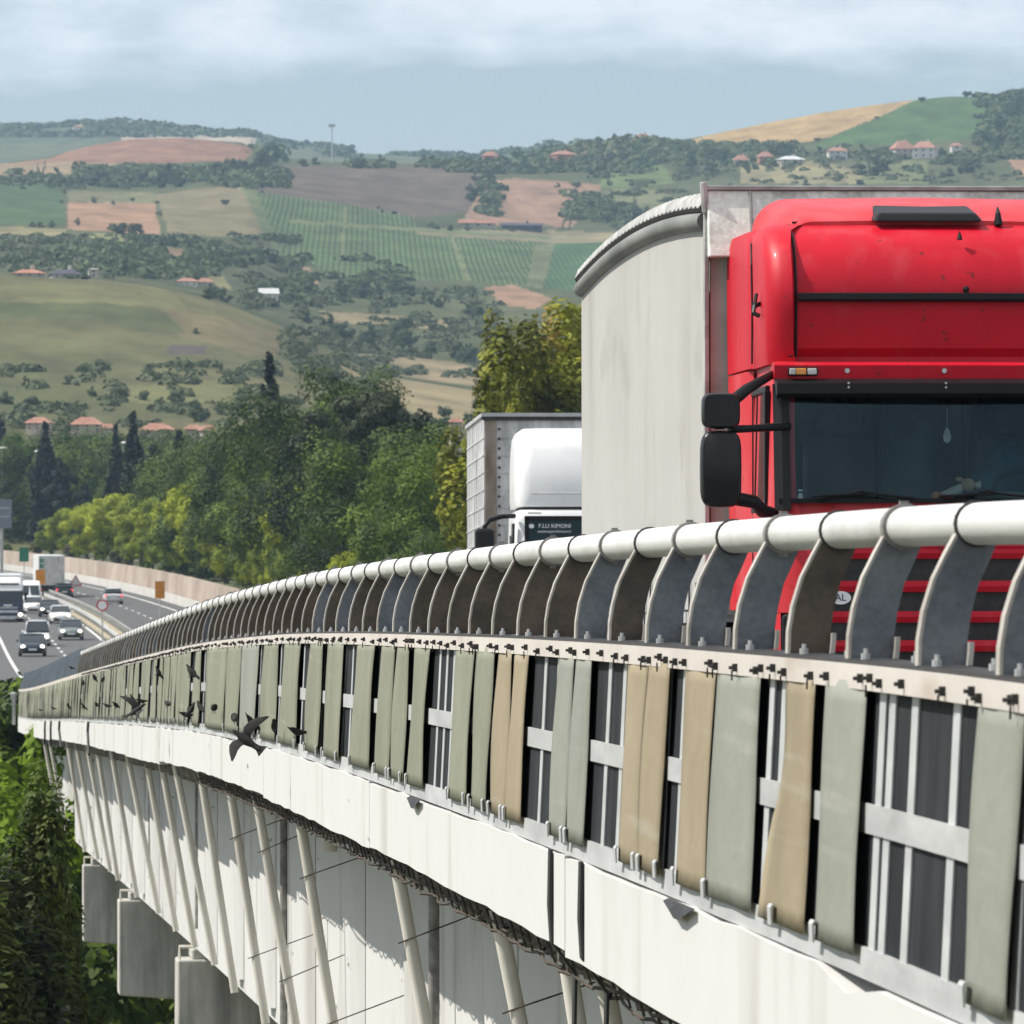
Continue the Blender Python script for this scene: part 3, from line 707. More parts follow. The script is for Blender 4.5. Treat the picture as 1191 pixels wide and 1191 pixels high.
mb = MB(); P = [(-1.02+.018*math.cos(a), 1.80+.028*math.sin(a)) for a in [2*math.pi*i/12 for i in range(12)]]; mb.prism(P,'y',.075,.082); mb.box(-1.035,-1.005,.08,.086,1.838,1.852); mb.build('windscreen_sticker', MT['sign_white'], rt)
# mirrors
for sgn in (-1,1):
    def X(v): return sgn*v
    def mirror(name, x0,x1,z0,z1,y0,y1,parent):
        mb = MB(); rg = []
        for t, sc_ in ((0,.90),(.12,.98),(.5,1.0),(.9,.97),(1,.93)):
            y = y0+(y1-y0)*t; cx=(x0+x1)/2; cz=(z0+z1)/2; hw=(x1-x0)/2*sc_; hz=(z1-z0)/2*sc_; P=[]
            for i in range(24):
                a=2*math.pi*i/24; c,s_=math.cos(a),math.sin(a); e=.42
                P.append((X(cx+hw*abs(c)**e*(1 if c>0 else -1)), y, cz+hz*abs(s_)**e*(1 if s_>0 else -1)))
            rg.append(P)
        mb.loft(rg); return mb.build(name, MT['black_sheen'], parent, smooth=True, angle=50)
    m1 = mirror('mirror', 1.465,1.755,1.72,2.26,-.28,-.10,rt)
    mb = MB(); mb.box(*sorted((X(1.50),X(1.68))),-.095,-.088,1.82,2.23); mb.build('mirror_glass', MT['chrome'], m1)
    m2 = mirror('wide_mirror', 1.475,1.745,2.275,2.525,-.29,-.10,rt)
    mb = MB(); mb.tube([(X(1.62),-.18,2.27),(X(1.62),-.18,2.32)],.04,8); mb.build('mirror_joint', MT['black_pl'], rt); mb = MB(); mb.tube([(X(1.55),-.18,2.27),(X(1.4),-.14,2.275),(X(1.10),.10,2.30)],[.03,.026,.03],8); mb.build('mirror_arm', MT['black_pl'], rt, smooth=True, angle=50); mb = MB(); mb.tube([(X(1.52),-.17,2.47),(X(1.42),-.08,2.55),(X(1.2),.25,2.67)],[.045,.042,.03],8); mb.build('mirror_arm', MT['black_pl'], rt, smooth=True, angle=50); mb = MB(); mb.tube([(X(1.60),-.17,1.80),(X(1.36),-.10,1.76),(X(1.3),0,1.70),(X(1.2),.12,1.68)],[.05,.048,.05,.04],8)
    mb.build('mirror_arm', MT['black_pl'], rt, smooth=True, angle=50)
# chassis, tanks, wheels
mb = MB(); mb.box(-.45,.45,.4,6.2,.55,.85); mb.box(-1.2,-.55,2.9,3.9,.35,.85); mb.box(.55,1.2,2.9,3.9,.35,.85); mb.build('chassis', MT['black_pl'], rt, bevel=.02)
def wheel(parent, x, y, r=.5, w=.3, z=None):
    z = r if z is None else z
    mb = MB(); mb.tube([(x-w/2,y,z),(x-w/2+.03,y,z),(x+w/2-.03,y,z),(x+w/2,y,z)],[r*.93,r,r,r*.93],24); t = mb.build('wheel', MT['tyre'], parent, smooth=True, angle=40)
    mb = MB(); s = -1 if x < 0 else 1
    mb.tube([(x+s*(w/2-.05),y,z),(x+s*(w/2+.012),y,z)],r*.58,18); mb.build('rim', MT['rim'], t)
for x in (-1.03,1.03):
    wheel(rt, x, 1.35, .51, .33)
    wheel(rt, x, 5.0, .51, .5)

# things inside the cab
toy = thing('plush_toy', 'small orange and green plush animal toy lying on the lorry dashboard', 'toy', (0,0,0))
M_rt = Matrix.LocRotScale(rt.location, rt.rotation_euler, rt.scale)
toy.location = M_rt @ Vector((.08,.24,1.72)); toy.rotation_euler = rt.rotation_euler
mb = MB(); mb.loft([[(x+0,r*math.cos(a),z+r*math.sin(a)) for a in [2*math.pi*i/10 for i in range(10)]] for x,z,r in ((-.13,.05,.02),(-.09,.07,.045),(-.02,.095,.05),(.05,.13,.045),(.08,.15,.03))]); mb.build('body', MT['toy_w'], toy, smooth=True)
mb = MB(); mb.ball((.11,-.01,.165),(.055,.05,.05)); mb.ball((.05,.0,.205),(.03,.02,.018)); mb.build('head', MT['toy_t'], toy, smooth=True)
mb = MB(); mb.ball((-.115,-.02,.085),(.045,.035,.035)); mb.build('foot', MT['toy_o'], toy, smooth=True)
mb = MB(); mb.ball((-.07,-.03,.02),(.09,.05,.03)); mb.build('blanket', MT['toy_g'], toy, smooth=True)
mb = MB(); mb.tube([(-.08,-.05,.09),(-.02,-.055,.06),(.05,-.04,.05)],.02,8); mb.build('scarf', MT['toy_r'], toy, smooth=True)
mb = MB(); mb.tube([(.16,-.01,.16),(.20,-.01,.165)],[.02,.032],8); mb.build('hat', MT['toy_w'], toy, smooth=True)
af = MB(); P = [(0,.07),(.02,.03),(.028,0),(.024,-.035),(0,-.052),(-.024,-.035),(-.028,0),(-.02,.03)]; af.prism(P,'y',-.004,.004); af.tube([(0,0,.07),(0,.0,.20)],.003,4)
p = M_rt @ Vector((.05,.30,2.235)); o = af.build('air_freshener', MT['zinc']); o.location = p
tag(o, 'pale drop shaped air freshener hanging behind the lorry windscreen', 'air freshener')

# ------------------------------------------------------------------ canvas semitrailer
A = W(825, 0, 53.75); B = W(677, 0, 67.2)
hd = math.atan2(A[0]-B[0], B[1]-A[1])
TL = math.hypot(B[0]-A[0], B[1]-A[1])
tr = thing('semitrailer', 'tall box semitrailer with dusty cream canvas sides behind the red cab', 'trailer', (A[0]+1.275*math.cos(hd), A[1]+1.275*math.sin(hd), dz(54)-.04), (-.021,0,hd))
TH = 4.13
bow = lambda t: .15*4*t*(1-t)+.16*t
def canv(sgn):
    mb = MB()
    def fn(p, q):
        y = .02+(TL-.02)*p; zt = TH-.25+bow(p); z = 1.05+(zt-1.05)*q
        wr =   .006*math.sin(y*1.3+q)*math.sin(q*3.1)
        if p < .001 or p > .999: wr = 0
        return (sgn*(1.275+wr), y, z)
    mb.grid(110, 14, fn); return mb.build('canvas_side', MT['canvas'], tr, smooth=True)
canv(-1); canv(1)
mb = MB()
NP = 70
mb.loft([[(-1.27,TL*i/NP,TH+.0+bow(i/NP)),(-.6,TL*i/NP,TH+.06+bow(i/NP)+.012*math.sin(i*1.9)),(.6,TL*i/NP,TH+.06+bow(i/NP)+.012*math.sin(i*1.9)),(1.27,TL*i/NP,TH+bow(i/NP))] for i in range(NP+1)], closed=False, cap=False)
for sgn in (-1,1):
    mb.loft([[(sgn*(1.275),TL*i/NP,TH-.085+bow(i/NP)),(sgn*(1.335+.006*(i%2)),TL*i/NP,TH-.08+bow(i/NP)-.02*(i%2)),(sgn*(1.315+.007*(i%2)),TL*i/NP,TH-.035+bow(i/NP)+.012*(i%2)),(sgn*1.26,TL*i/NP,TH+.015+bow(i/NP)+.006*(i%2))] for i in range(NP+1)])
mb.build('roof_tarpaulin', MT['roof_tarp'], tr, smooth=True, angle=50)
for sgn in (-1,1):
    mb = MB(); mb.tube([(sgn*1.275,.12+(TL-.14)*i/24,TH-.19+bow(i/24)) for i in range(25)], [.075]*25, 14); mb.build('tarp_roll', MT['roll'], tr, smooth=True, angle=60)
    mb = MB(); mb.tube([(sgn*1.31,TL*i/24,TH-.10+bow(i/24)) for i in range(25)], .03, 6); mb.build('edge_cord', MT['rubber'], tr)
mb = MB(); mb.box(-1.26,1.26,.01,.06,1.0,3.78); bh = mb.build('bulkhead', MT['bulk'], tr)
mb = MB(); mb.loft([[(-1.285,-.20,3.66),(1.285,-.20,3.66),(1.285,.06,3.66),(-1.285,.06,3.66)],[(-1.29,-.05,TH+.03),(1.29,-.05,TH+.03),(1.29,.06,TH+.03),(-1.29,.06,TH+.03)]])
mb.build('header_board', MT['canvas_dirty'], tr, bevel=.01)
mb = MB(); mb.box(-1.295,1.295,-.075,.12,TH+.032,TH+.065); mb.box(-1.31,-1.275,-.055,.05,1.0,TH+.03); mb.box(1.275,1.31,-.055,.05,1.0,TH+.03); mb.hexa([(-.98,-.215,3.66),(-.955,-.215,3.66),(-.955,-.18,3.66),(-.98,-.18,3.66)],[(-.98,-.07,TH+.03),(-.955,-.07,TH+.03),(-.955,-.03,TH+.03),(-.98,-.03,TH+.03)]); mb.tube([(-1.3,-.06,TH-.14),(-1.32,-.07,TH+.09)],.03,6); mb.build('front_frame', MT['roof_tarp'], tr, bevel=.006)
mb = MB(); mb.box(-1.02,-.8,-.12,-.01,3.42,3.69); mb.build('lamp_box', MT['black_pl'], tr, bevel=.05)
mb = MB(); mb.box(-1.25,1.25,TL-.06,TL-.01,1.0,TH-.06); mb.build('rear_door', MT['canvas_dirty'], tr)
mb = MB(); mb.box(-1.26,1.26,.05,TL-.02,.95,1.045); mb.box(-.5,-.35,.3,TL,.6,.95); mb.box(.35,.5,.3,TL,.6,.95); mb.build('bed', MT['zinc'], tr)
mb = MB()
for sgn in (-1,1):
    mb.box(min(sgn*1.2,sgn*1.24),max(sgn*1.2,sgn*1.24),3.4,7.6,.5,.62); mb.box(min(sgn*1.2,sgn*1.24),max(sgn*1.2,sgn*1.24),3.4,7.6,.74,.86)
    for y in (2.6,): mb.box(min(sgn*.8,sgn*.92),max(sgn*.8,sgn*.92),y,y+.12,.15,.95)
mb.build('side_guard', MT['zinc'], tr)
mb = MB(); y = .3
while y < TL-.3:
    for sgn in (-1,1): mb.box(min(sgn*1.285,sgn*1.295),max(sgn*1.285,sgn*1.295),y,y+.05,.90,1.25+.1*R.random())
    y += .62
mb.build('canvas_strap', MT['bolt'], tr)
for y in (TL-4.6,TL-3.3,TL-2.0):
    for x in (-1.03,1.03): wheel(tr, x, y, .5, .36)

# ------------------------------------------------------------------ white lorry behind
wd = 95.0
wl = thing('box_lorry', 'white cab lorry with a weathered grey box body overtaking behind the canvas trailer', 'truck', (W(602,0,wd)[0]+1.05, wd, dz(wd)-.04), (-.028,0,.055))
hw = 1.05
def bring(z,f,w,r,yb=1.9):
    P=[(-w,yb,z),(-w,(yb+f)/2,z)]
    for i in range(5):
        a=math.pi/2*i/4; P.append((-w+r-r*math.cos(a), f+r-r*math.sin(a), z))
    for t in (-.5,0,.5): P.append(((w-r)*t, f, z))
    for i in range(5):
        a=math.pi/2*(1-i/4); P.append((w-r+r*math.cos(a), f+r-r*math.sin(a), z))
    return P+[(w,(yb+f)/2,z),(w,yb,z)]
mb = MB()
lw = [(.5,-.05,1.07,.12),(1.2,-.05,1.08,.14),(1.92,0,1.08,.14),(1.96,.02,1.08,.14),(2.68,.10,1.06,.13),(2.72,.11,1.06,.13),(2.79,.16,1.04,.16),(2.81,.24,.98,.16)]
rg = [bring(*a) for a in lw]; n = len(rg[0]); V=[p for r in rg for p in r]; Fc=[]
for i in range(len(rg)-1):
    for j in range(n):
        if i == 3 and 6 <= j <= 9: continue
        Fc.append((i*n+j,i*n+(j+1)%n,(i+1)*n+(j+1)%n,(i+1)*n+j))
Fc.append(tuple((len(rg)-1)*n+j for j in range(n)))
mb.mesh(V,Fc); mb.build('cab_body', MT['white_paint'], wl, smooth=True, angle=35)
mb = MB(); mb.grid(8,3,lambda p,q:(-.93+1.86*p,.010+.085*q+.0,1.95+.74*q)); ws = mb.build('windscreen', MT['wind'], wl)
mb = MB(); 
for a in ((-.95,-.89,1.93,2.71),(.89,.95,1.93,2.71),(-.95,.95,1.91,1.97),(-.95,.95,2.66,2.72)):
    z0,z1=a[2],a[3]; mb.hexa([(a[0],.0+.115*(z0-1.95),z0),(a[1],.0+.115*(z0-1.95),z0),(a[1],.03+.115*(z0-1.95),z0),(a[0],.03+.115*(z0-1.95),z0)],[(a[0],.0+.115*(z1-1.95),z1),(a[1],.0+.115*(z1-1.95),z1),(a[1],.03+.115*(z1-1.95),z1),(a[0],.03+.115*(z1-1.95),z1)])
mb.build('frame', MT['black_pl'], ws)
text('\u2009F.LLI KIMONI', .075, MT['sign_white'], ws, (-.56,.070,2.585), (math.pi/2-.115,0,0))
text('autotrasportikimoni.it', .05, MT['sign_white'], ws, (-.56,.062,2.515), (math.pi/2-.115,0,0))
mb = MB(); P=[(-.86+.035*math.cos(a)+0, 2.585+.03*math.sin(a)) for a in [2*math.pi*i/14 for i in range(14)]]; mb.prism(P,'y',.068,.073); mb.build('emblem', MT['sign_white'], ws)
mb = MB(); mb.box(-.98,.98,1.3,1.4,.6,2.7); mb.box(-.98,.98,.12,.55,1.3,1.7); mb.build('cab_lining', MT['dark_in'], wl)
mb = MB(); P=[(-.42+.24*math.cos(a),.62+.1*math.sin(a),2.12+.2*math.sin(a)) for a in [2*math.pi*i/20 for i in range(21)]]; mb.tube(P,.02,6); mb.box(-.64,-.2,.75,.85,1.5,2.25); mb.build('steering_wheel', MT['black_pl'], wl, bevel=.03)
# deflector
mb = MB(); rg=[]
for z,f,w,r in ((2.845,.22,1.04,.16),(2.95,.20,1.05,.18),(3.3,.27,1.05,.2),(3.6,.38,1.04,.22),(3.78,.50,1.02,.24),(3.86,.62,.98,.26),(3.90,.80,.92,.28)):
    rg.append(bring(z,f,w,r,1.85))
mb.loft(rg); mb.build('roof_deflector', MT['white_paint'], wl, smooth=True, angle=40)
for z in (3.02,):
    mb = MB(); mb.tube([(x,.195+.07*(z-2.95)/.35-.002,z) for x in (-.85,0,.85)],.006,4); mb.build('panel_seam', MT['zinc'], wl)
for s in (-1,1):
    mb = MB(); mb.box(s*.82-.09,s*.82+.09,.13,.2,2.735,2.775); mb.build('marker_lamp', MT['lens'], wl, bevel=.01)
mb = MB(); mb.tube([(-.8,-.01,1.97),(-.35,.0,2.02),(.05,-.01,1.98)],.014,5); mb.build('wiper', MT['black_pl'], wl)
mb = MB(); mb.loft([bring(2.80,.27,.96,.15,1.8),bring(2.85,.27,.96,.15,1.8)]); mb.build('roof_gap', MT['bolt'], wl)
for sgn in (-1,1):
    mb = MB(); mb.tube([(sgn*1.08,.12,2.72),(sgn*1.25,.0,2.71),(sgn*1.42,-.12,2.66),(sgn*1.49,-.18,2.58),(sgn*1.50,-.18,2.5)],.032,8); mb.tube([(sgn*1.10,.12,2.62),(sgn*1.115,.10,1.9)],.025,6); mb.build('mirror_arm', MT['black_pl'], wl, smooth=True)
    mb = MB(); mb.box(min(sgn*1.36,sgn*1.62),max(sgn*1.36,sgn*1.62),-.26,-.08,2.05,2.55); mi = mb.build('mirror', MT['black_sheen'], wl, bevel=.05, seg=3)
    mb = MB(); mb.box(min(sgn*1.065,sgn*1.085),max(sgn*1.065,sgn*1.085),.45,1.3,1.78,2.48); mb.build('side_window', MT['wind_dark'], wl)
    mb = MB(); mb.box(min(sgn*.75,sgn*1.02),max(sgn*.75,sgn*1.02),-.075,.1,.75,.98); mb.build('headlight', MT['lens'], wl, bevel=.02)
mb = MB(); mb.box(-.7,.7,-.07,.0,1.05,1.45); mb.build('grille', MT['black_pl'], wl, bevel=.02)
# box body
c0 = W(563,0,97.6); Mw = Matrix.LocRotScale(wl.location, wl.rotation_euler, wl.scale).inverted(); c = Mw @ Vector((c0[0], c0[1], wl.location.z))
bx0, by0, bl, bz = c.x, c.y, 4.6, 4.13
mb = MB(); mb.grid(1,1,lambda p,q:(bx0+2.5*p,by0,1.0+(bz-1.0)*q)); mb.grid(1,1,lambda p,q:(bx0,by0+bl*p,1.0+(bz-1.0)*q)); mb.grid(1,1,lambda p,q:(bx0+2.5,by0+bl*p,1.0+(bz-1.0)*q)); mb.grid(1,1,lambda p,q:(bx0+2.5*p,by0+bl*q,bz)); mb.grid(1,1,lambda p,q:(bx0+2.5*p,by0+bl,1+(bz-1)*q))
z = 1.25
while z < bz-.15:
    mb.box(bx0-.008,bx0+2.5,by0-.012,by0-.004,z,z+.014); mb.box(bx0-.012,bx0-.003,by0,by0+bl,z,z+.016); z += .235
y = by0+.3
while y < by0+bl: mb.box(bx0-.016,bx0-.004,y,y+.02,1.0,bz); y += .5
mb.build('box_body', MT['silver_panel'], wl)
mb = MB(); mb.box(bx0+.02,bx0+.17,by0-.03,by0-.013,1.0,bz-.02); z = 1.1
mb.build('corner_post', MT['brown_stain'], wl)
mb = MB()
while z < bz-.1: mb.ball((bx0+.21,by0-.02,z),.018,6,4); z += .13
mb.build('rivet', MT['bolt'], wl)
mb = MB(); mb.box(bx0-.03,bx0+2.53,by0-.05,by0+.05,bz+.0,bz+.05); mb.box(bx0-.03,bx0+.03,by0,by0+bl,bz,bz+.05); mb.build('box_trim', MT['zinc'], wl)
mb = MB(); mb.box(bx0-.031,bx0+2.5,by0-.055,by0-.01,bz-.05,bz-.004); mb.build('box_gutter', MT['bolt'], wl)
for x in (-.88,.88): wheel(wl,x,.7,.45,.28); wheel(wl,x,5.2,.45,.45)
mb = MB(); mb.box(-.4,.4,.3,6.6,.5,.95); mb.build('chassis', MT['black_pl'], wl)
# ------------------------------------------------------------------ traffic on the far road
def roadpos(px, py):
    """point of the road seen at photo pixel px, py"""
    u = 240.0
    for _ in range(4000):
        if (HY-dz(u)/u*F*1.0) <= py+0 : break
        u += .25
    return W(px, py, u)[0], u, dz(u)-.05
def car(px, py, paint, label, kind='hatch', away=False, lights=True, scale=1.0, name='car', group='cars in the distant traffic', hdg=None):
    x, y, z = roadpos(px, py)
    ang = math.atan(.08+ (2*3.5*(y-500)/230**2 if y > 500 else 0))
    c = thing(name, label, 'car' if name == 'car' else name, (x,y,z), (0,0,ang+(math.pi if away else 0)), group)
    c.scale = (scale,)*3
    P = MT[paint]
    # stations: y, half width, z low, belt height
    Hb = {'hatch':(.92,1.46),'suv':(1.02,1.72),'small':(.90,1.42),'sedan':(.90,1.42)}[kind]
    Lc = {'hatch':4.1,'suv':4.5,'small':3.7,'sedan':4.5}[kind]
    st = [(0,.62,.30,.60),(.10,.76,.24,.70),(.45,.83,.20,.80),(1.05,.86,.18,.90),(1.6,.87,.18,Hb[0]),(Lc-1.0,.87,.18,Hb[0]+.02),(Lc-.3,.83,.22,Hb[0]),(Lc,.72,.32,Hb[0]-.12)]
    mb = MB()
    mb.loft([[(-w*.93,yy,zl),(-w,yy,zl+.2),(-w,yy,zb-.18),(-w*.9,yy,zb),(0,yy,zb+.03),(w*.9,yy,zb),(w,yy,zb-.18),(w,yy,zl+.2),(w*.93,yy,zl)] for yy,w,zl,zb in st])
    body = mb.build('body', P, c, smooth=True, angle=50)
    ht = Hb[1]; b0 = Hb[0]-.02
    g = [(.95,.80,b0,b0+.02),(1.75,.70,b0,ht-.06),(2.1,.66,b0,ht-.03),(Lc-1.0,.66,b0,ht-.03),(Lc-.35 if kind != 'sedan' else Lc-.9,.70,b0,ht-.30)]
    mb = MB(); mb.loft([[(-.81,yy,zb),(-w,yy,zt),(w,yy,zt),(.81,yy,zb)] for yy,w,zb,zt in g])
    gl = mb.build('windows', MT['window_dark'], c, smooth=True, angle=30)
    mb = MB(); mb.loft([[(-w-.02,yy,zt-.04),(-w*.9,yy,zt+.03),(0,yy,zt+.05),(w*.9,yy,zt+.03),(w+.02,yy,zt-.04)] for yy,w,zb,zt in g[1:4]]+[[(-.68,Lc-.72,ht-.11),(-.62,Lc-.70,ht-.06),(0,Lc-.68,ht-.05),(.62,Lc-.70,ht-.06),(.68,Lc-.72,ht-.11)]]); mb.build('roof', P, c, smooth=True, angle=50)
    mb = MB()
    for s in (-1,1):
        mb.hexa([(s*.80-.03,1.0,b0),(s*.80+.03,1.0,b0),(s*.80+.03,1.06,b0),(s*.80-.03,1.06,b0)],[(s*.70-.03,1.73,ht-.05),(s*.70+.03,1.73,ht-.05),(s*.70+.03,1.8,ht-.05),(s*.70-.03,1.8,ht-.05)])
        mb.box(min(s*.78,s*.74),max(s*.78,s*.74),Lc*.52,Lc*.52+.08,b0,ht-.03)
    mb.build('pillar', P, c)
    for s in (-1,1):
        mb = MB(); mb.ball((s*.60,.07,.64),(.15,.10,.10),10,6); mb.build('headlight', MT['head' if lights and not away else 'lens'], c, smooth=True)
        mb = MB(); mb.box(s*.70-.11,s*.70+.11,Lc-.12,Lc-.02,.66,.86); mb.build('tail_light', MT['tail_on' if away and lights else 'tail'], c, bevel=.03)
        mb = MB(); mb.ball((s*.97,1.35,.98),(.10,.07,.07),8,6); mb.build('mirror', P, c, smooth=True)
        for yy in (.78,Lc-.75):
            wheel(c, s*.76, yy, .31, .2)
    mb = MB(); mb.box(-.55,.55,-.005,.3,.28,.42); mb.build('grille', MT['black_pl'], c, bevel=.02)
    mb = MB(); mb.box(-.26,.26,-.02,0,.40,.51) if not away else mb.box(-.26,.26,Lc-.02,Lc+.01,.55,.66); mb.build('number_plate', MT['sign_white'], c)
    if away: c.location.y += Lc
    return c
car(38, 763, 'navy', 'small navy hatchback with lit headlights leading the oncoming traffic', 'small')
car(44, 751, 'white_paint', 'white estate car close behind the navy hatchback', 'suv')
car(83, 744, 'greycar', 'grey green hatchback with lit headlights beside the median', 'hatch')
car(71, 725, 'white_paint', 'low white saloon behind the grey green hatchback', 'sedan')
car(58, 717, 'darkcar', 'dark teal saloon with one bright headlight behind the white saloon', 'sedan')
car(40, 713, 'white_paint', 'white compact car half hidden beside the dark teal saloon', 'small')
car(127, 702, 'silver', 'silver hatchback seen from behind with red brake lights on the far carriageway', 'hatch', away=True)
car(70, 695, 'darkcar', 'dark car seen from behind following the box trailer', 'hatch', away=True)
def far_truck(px, py, kind, label, name):
    x,y,z = roadpos(px,py)
    ang = math.atan(.08+(2*3.5*(y-500)/230**2 if y > 500 else 0))
    c = thing(name, label, {'van':'van','box_trailer':'trailer'}.get(name,'truck'), (x,y,z), (0,0,ang))
    return c
c = far_truck(9, 723, 0, 'dark blue lorry with white roof cap and pale box in the far left lane', 'lorry')
mb = MB(); mb.loft([bring(.45,-.03,1.22,.12),bring(1.0,-.04,1.24,.14),bring(1.6,0,1.24,.15),bring(2.4,.12,1.2,.16),bring(2.5,.14,1.2,.16)]); mb.build('cab_body', MT['bluetruck'], c, smooth=True, angle=40)
mb = MB(); mb.loft([bring(2.505,.13,1.2,.16),bring(2.9,.3,1.18,.2),bring(3.4,.7,1.1,.25),bring(3.55,1.1,1.0,.25)]); mb.build('roof_cap', MT['white_paint'], c, smooth=True, angle=40)
mb = MB(); mb.box(-.9,.9,.25,.4,3.0,3.1); mb.build('cap_slot', MT['black_pl'], c)
mb = MB(); mb.grid(4,2,lambda p,q:(-1.1+2.2*p,-.02+.125*q,1.62+.8*q)); mb.build('windscreen', MT['window_dark'], c)
mb = MB(); mb.box(-.8,.8,-.06,.02,.75,.95); mb.box(-.8,.8,-.06,.02,1.1,1.2); mb.box(-1.2,1.2,-.10,.05,.3,.5); mb.build('grille', MT['silver'], c, bevel=.02)
mb = MB(); mb.box(-.35,.35,-.075,-.05,1.27,1.40); mb.build('number_plate', MT['sign_white'], c)
for s in (-1,1):
    mb = MB(); mb.ball((s*1.0,-.06,.62),(.18,.1,.13)); mb.build('headlight', MT['head'], c, smooth=True)
    mb = MB(); mb.box(min(s*1.3,s*1.5),max(s*1.3,s*1.5),-.1,.1,1.7,2.4); mb.build('mirror', MT['black_pl'], c, bevel=.03)
    wheel(c,s*1.05,1.3,.5,.3); wheel(c,s*1.05,4.6,.5,.5); wheel(c,s*1.05,10,.5,.5)
mb = MB(); mb.box(-1.25,1.25,2.3,13,1.0,3.75); mb.build('box_body', MT['white_paint'], c, bevel=.03)
c = far_truck(35, 710, 0, 'white panel van behind the blue lorry with headlights on', 'van')
mb = MB(); mb.loft([[(-w*.95,y,.3),(-w,y,.6),(-w,y,zt*.7),(-w*.88,y,zt-.05),(0,y,zt),(w*.88,y,zt-.05),(w,y,zt*.7),(w,y,.6),(w*.95,y,.3)] for y,w,zt in ((0,.8,1.0),(.15,.93,1.15),(.9,1.0,1.3),(1.6,1.0,2.35),(2.0,1.0,2.6),(5.6,1.0,2.6),(5.8,.97,2.5))]); mb.build('body', MT['white_paint'], c, smooth=True, angle=40)
mb = MB(); mb.hexa([(-.86,.93,1.34),(.86,.93,1.34),(.86,1.0,1.34),(-.86,1.0,1.34)],[(-.78,1.5,2.2),(.78,1.5,2.2),(.78,1.6,2.2),(-.78,1.6,2.2)]); mb.build('windscreen', MT['window_dark'], c)
mb = MB(); mb.box(-.9,.9,-.03,.1,.3,.5); mb.box(-.6,.6,-.02,.1,.62,.8); mb.build('grille', MT['black_pl'], c)
for s in (-1,1):
    mb = MB(); mb.ball((s*.75,.04,.85),(.14,.1,.13)); mb.build('headlight', MT['head'], c, smooth=True)
    mb = MB(); mb.box(min(s*1.05,s*1.22),max(s*1.05,s*1.22),.9,1.0,1.3,1.65); mb.build('mirror', MT['black_pl'], c, bevel=.03)
    wheel(c,s*.85,1.0,.34,.22); wheel(c,s*.85,4.6,.34,.22)
c = far_truck(60, 694, 0, 'white box trailer with grey rear doors driving away on the far carriageway', 'box_trailer')
mb = MB(); mb.box(-1.27,1.27,.03,13,1.15,4.05); mb.build('box_body', MT['white_paint'], c, bevel=.02)
for x0,x1 in ((-1.24,-.01),(.01,1.24)):
    mb = MB(); mb.box(x0,x1,-.03,.025,1.2,4.0)
    for x in (x0+.35,x1-.35): mb.tube([(x,-.05,1.15),(x,-.05,4.0)],.025,6)
    for z in (1.6,2.6,3.6): mb.box(x0+.02,x1-.02,-.036,-.03,z,z+.02)
    mb.build('rear_door', MT['silver_panel'], c)
mb = MB()
for z in (3.35,2.8): mb.box(-1.15,-.75,-.045,-.03,z,z+.42)
mb.build('door_sign', MT['green_sign'], c)
mb = MB(); mb.box(-1.25,1.25,-.02,.1,.6,.95); mb.box(-1.25,1.25,0,1.0,.95,1.14); mb.build('rear_frame', MT['black_pl'], c)
for s in (-1,1):
    mb = MB(); mb.box(min(s*.85,s*1.2),max(s*.85,s*1.2),-.04,0,.68,.84); mb.build('tail_light', MT['tail'], c)
    for y in (1.5,2.8): wheel(c,s*1.0,y,.5,.4)
# motorcycle riders are not readable; roadside signs and boards
def post_sign(name, px, py, d, w, h, m, label, shape='rect', cat='sign', postlen=None):
    x,y,z = W(px,py,d); g = thing(name, label, cat, (x,y,z-(postlen or 3)))
    L = postlen or 3
    mb = MB(); mb.tube([(0,0.03,-1),(0,0.03,L)],.05,8); mb.build('post', MT['zinc'], g)
    mb = MB()
    if shape == 'rect': mb.box(-w/2,w/2,-.04,0,L-h/2,L+h/2)
    else: 
        n = 24 if shape == 'round' else 3
        P=[(w/2*math.sin(2*math.pi*i/n+ (0)), L+w/2*math.cos(2*math.pi*i/n)) for i in range(n)]; mb.prism(P,'y',-.04,0)
    b = mb.build('board', MT[m], g)
    if shape in ('round','tri'):
        mb = MB(); n = 24 if shape == 'round' else 3; P=[(w*.37*math.sin(2*math.pi*i/n), L+w*.37*math.cos(2*math.pi*i/n)) for i in range(n)]; mb.prism(P,'y',-.05,-.041); mb.build('face', MT['sign_white'], b)
    return g
post_sign('warning_board', 186, 686, 560, .75, 1.35, 'orange', 'tall orange warning board standing before the weathered retaining wall', cat='sign', postlen=1.6)
post_sign('works_board', 47, 671, 680, .9, 1.35, 'orange', 'orange board on a post beside the white van', cat='sign', postlen=2.4)
post_sign('direction_sign', 28, 645, 760, 1.0, 1.5, 'green_sign', 'small green sign between the shrubs left of the box trailer', postlen=4)
post_sign('speed_sign', 119, 704, 455, .75, .75, 'sign_red', 'round red ringed sign on the median before the silver hatchback', 'round', postlen=2.1)
post_sign('warning_triangle', 88, 677, 715, 1.5, 1.5, 'sign_red', 'red bordered triangle sign at the foot of the retaining wall', 'tri', postlen=2.0)
g = thing('gantry_sign', 'grey backed motorway gantry panel at the left edge above the traffic', 'sign', W(-14,675,640))
mb = MB(); h0 = W(0,580,640); mb.box(-2.6,2.1,-.1,.1,4.6,7.2); mb.build('panel', MT['sign_grey'], g)
mb = MB(); mb.box(-2.5,1.95,-.13,-.1,6.35,6.45); mb.box(-2.5,1.95,-.13,-.1,5.6,5.7); mb.build('panel_rib', MT['zinc'], g)
mb = MB(); mb.tube([(-1.8,.2,-4),(-1.8,.2,7.2)],.15,8); mb.tube([(1.2,.2,-4),(1.2,.2,7.2)],.15,8); mb.build('post', MT['zinc'], g)
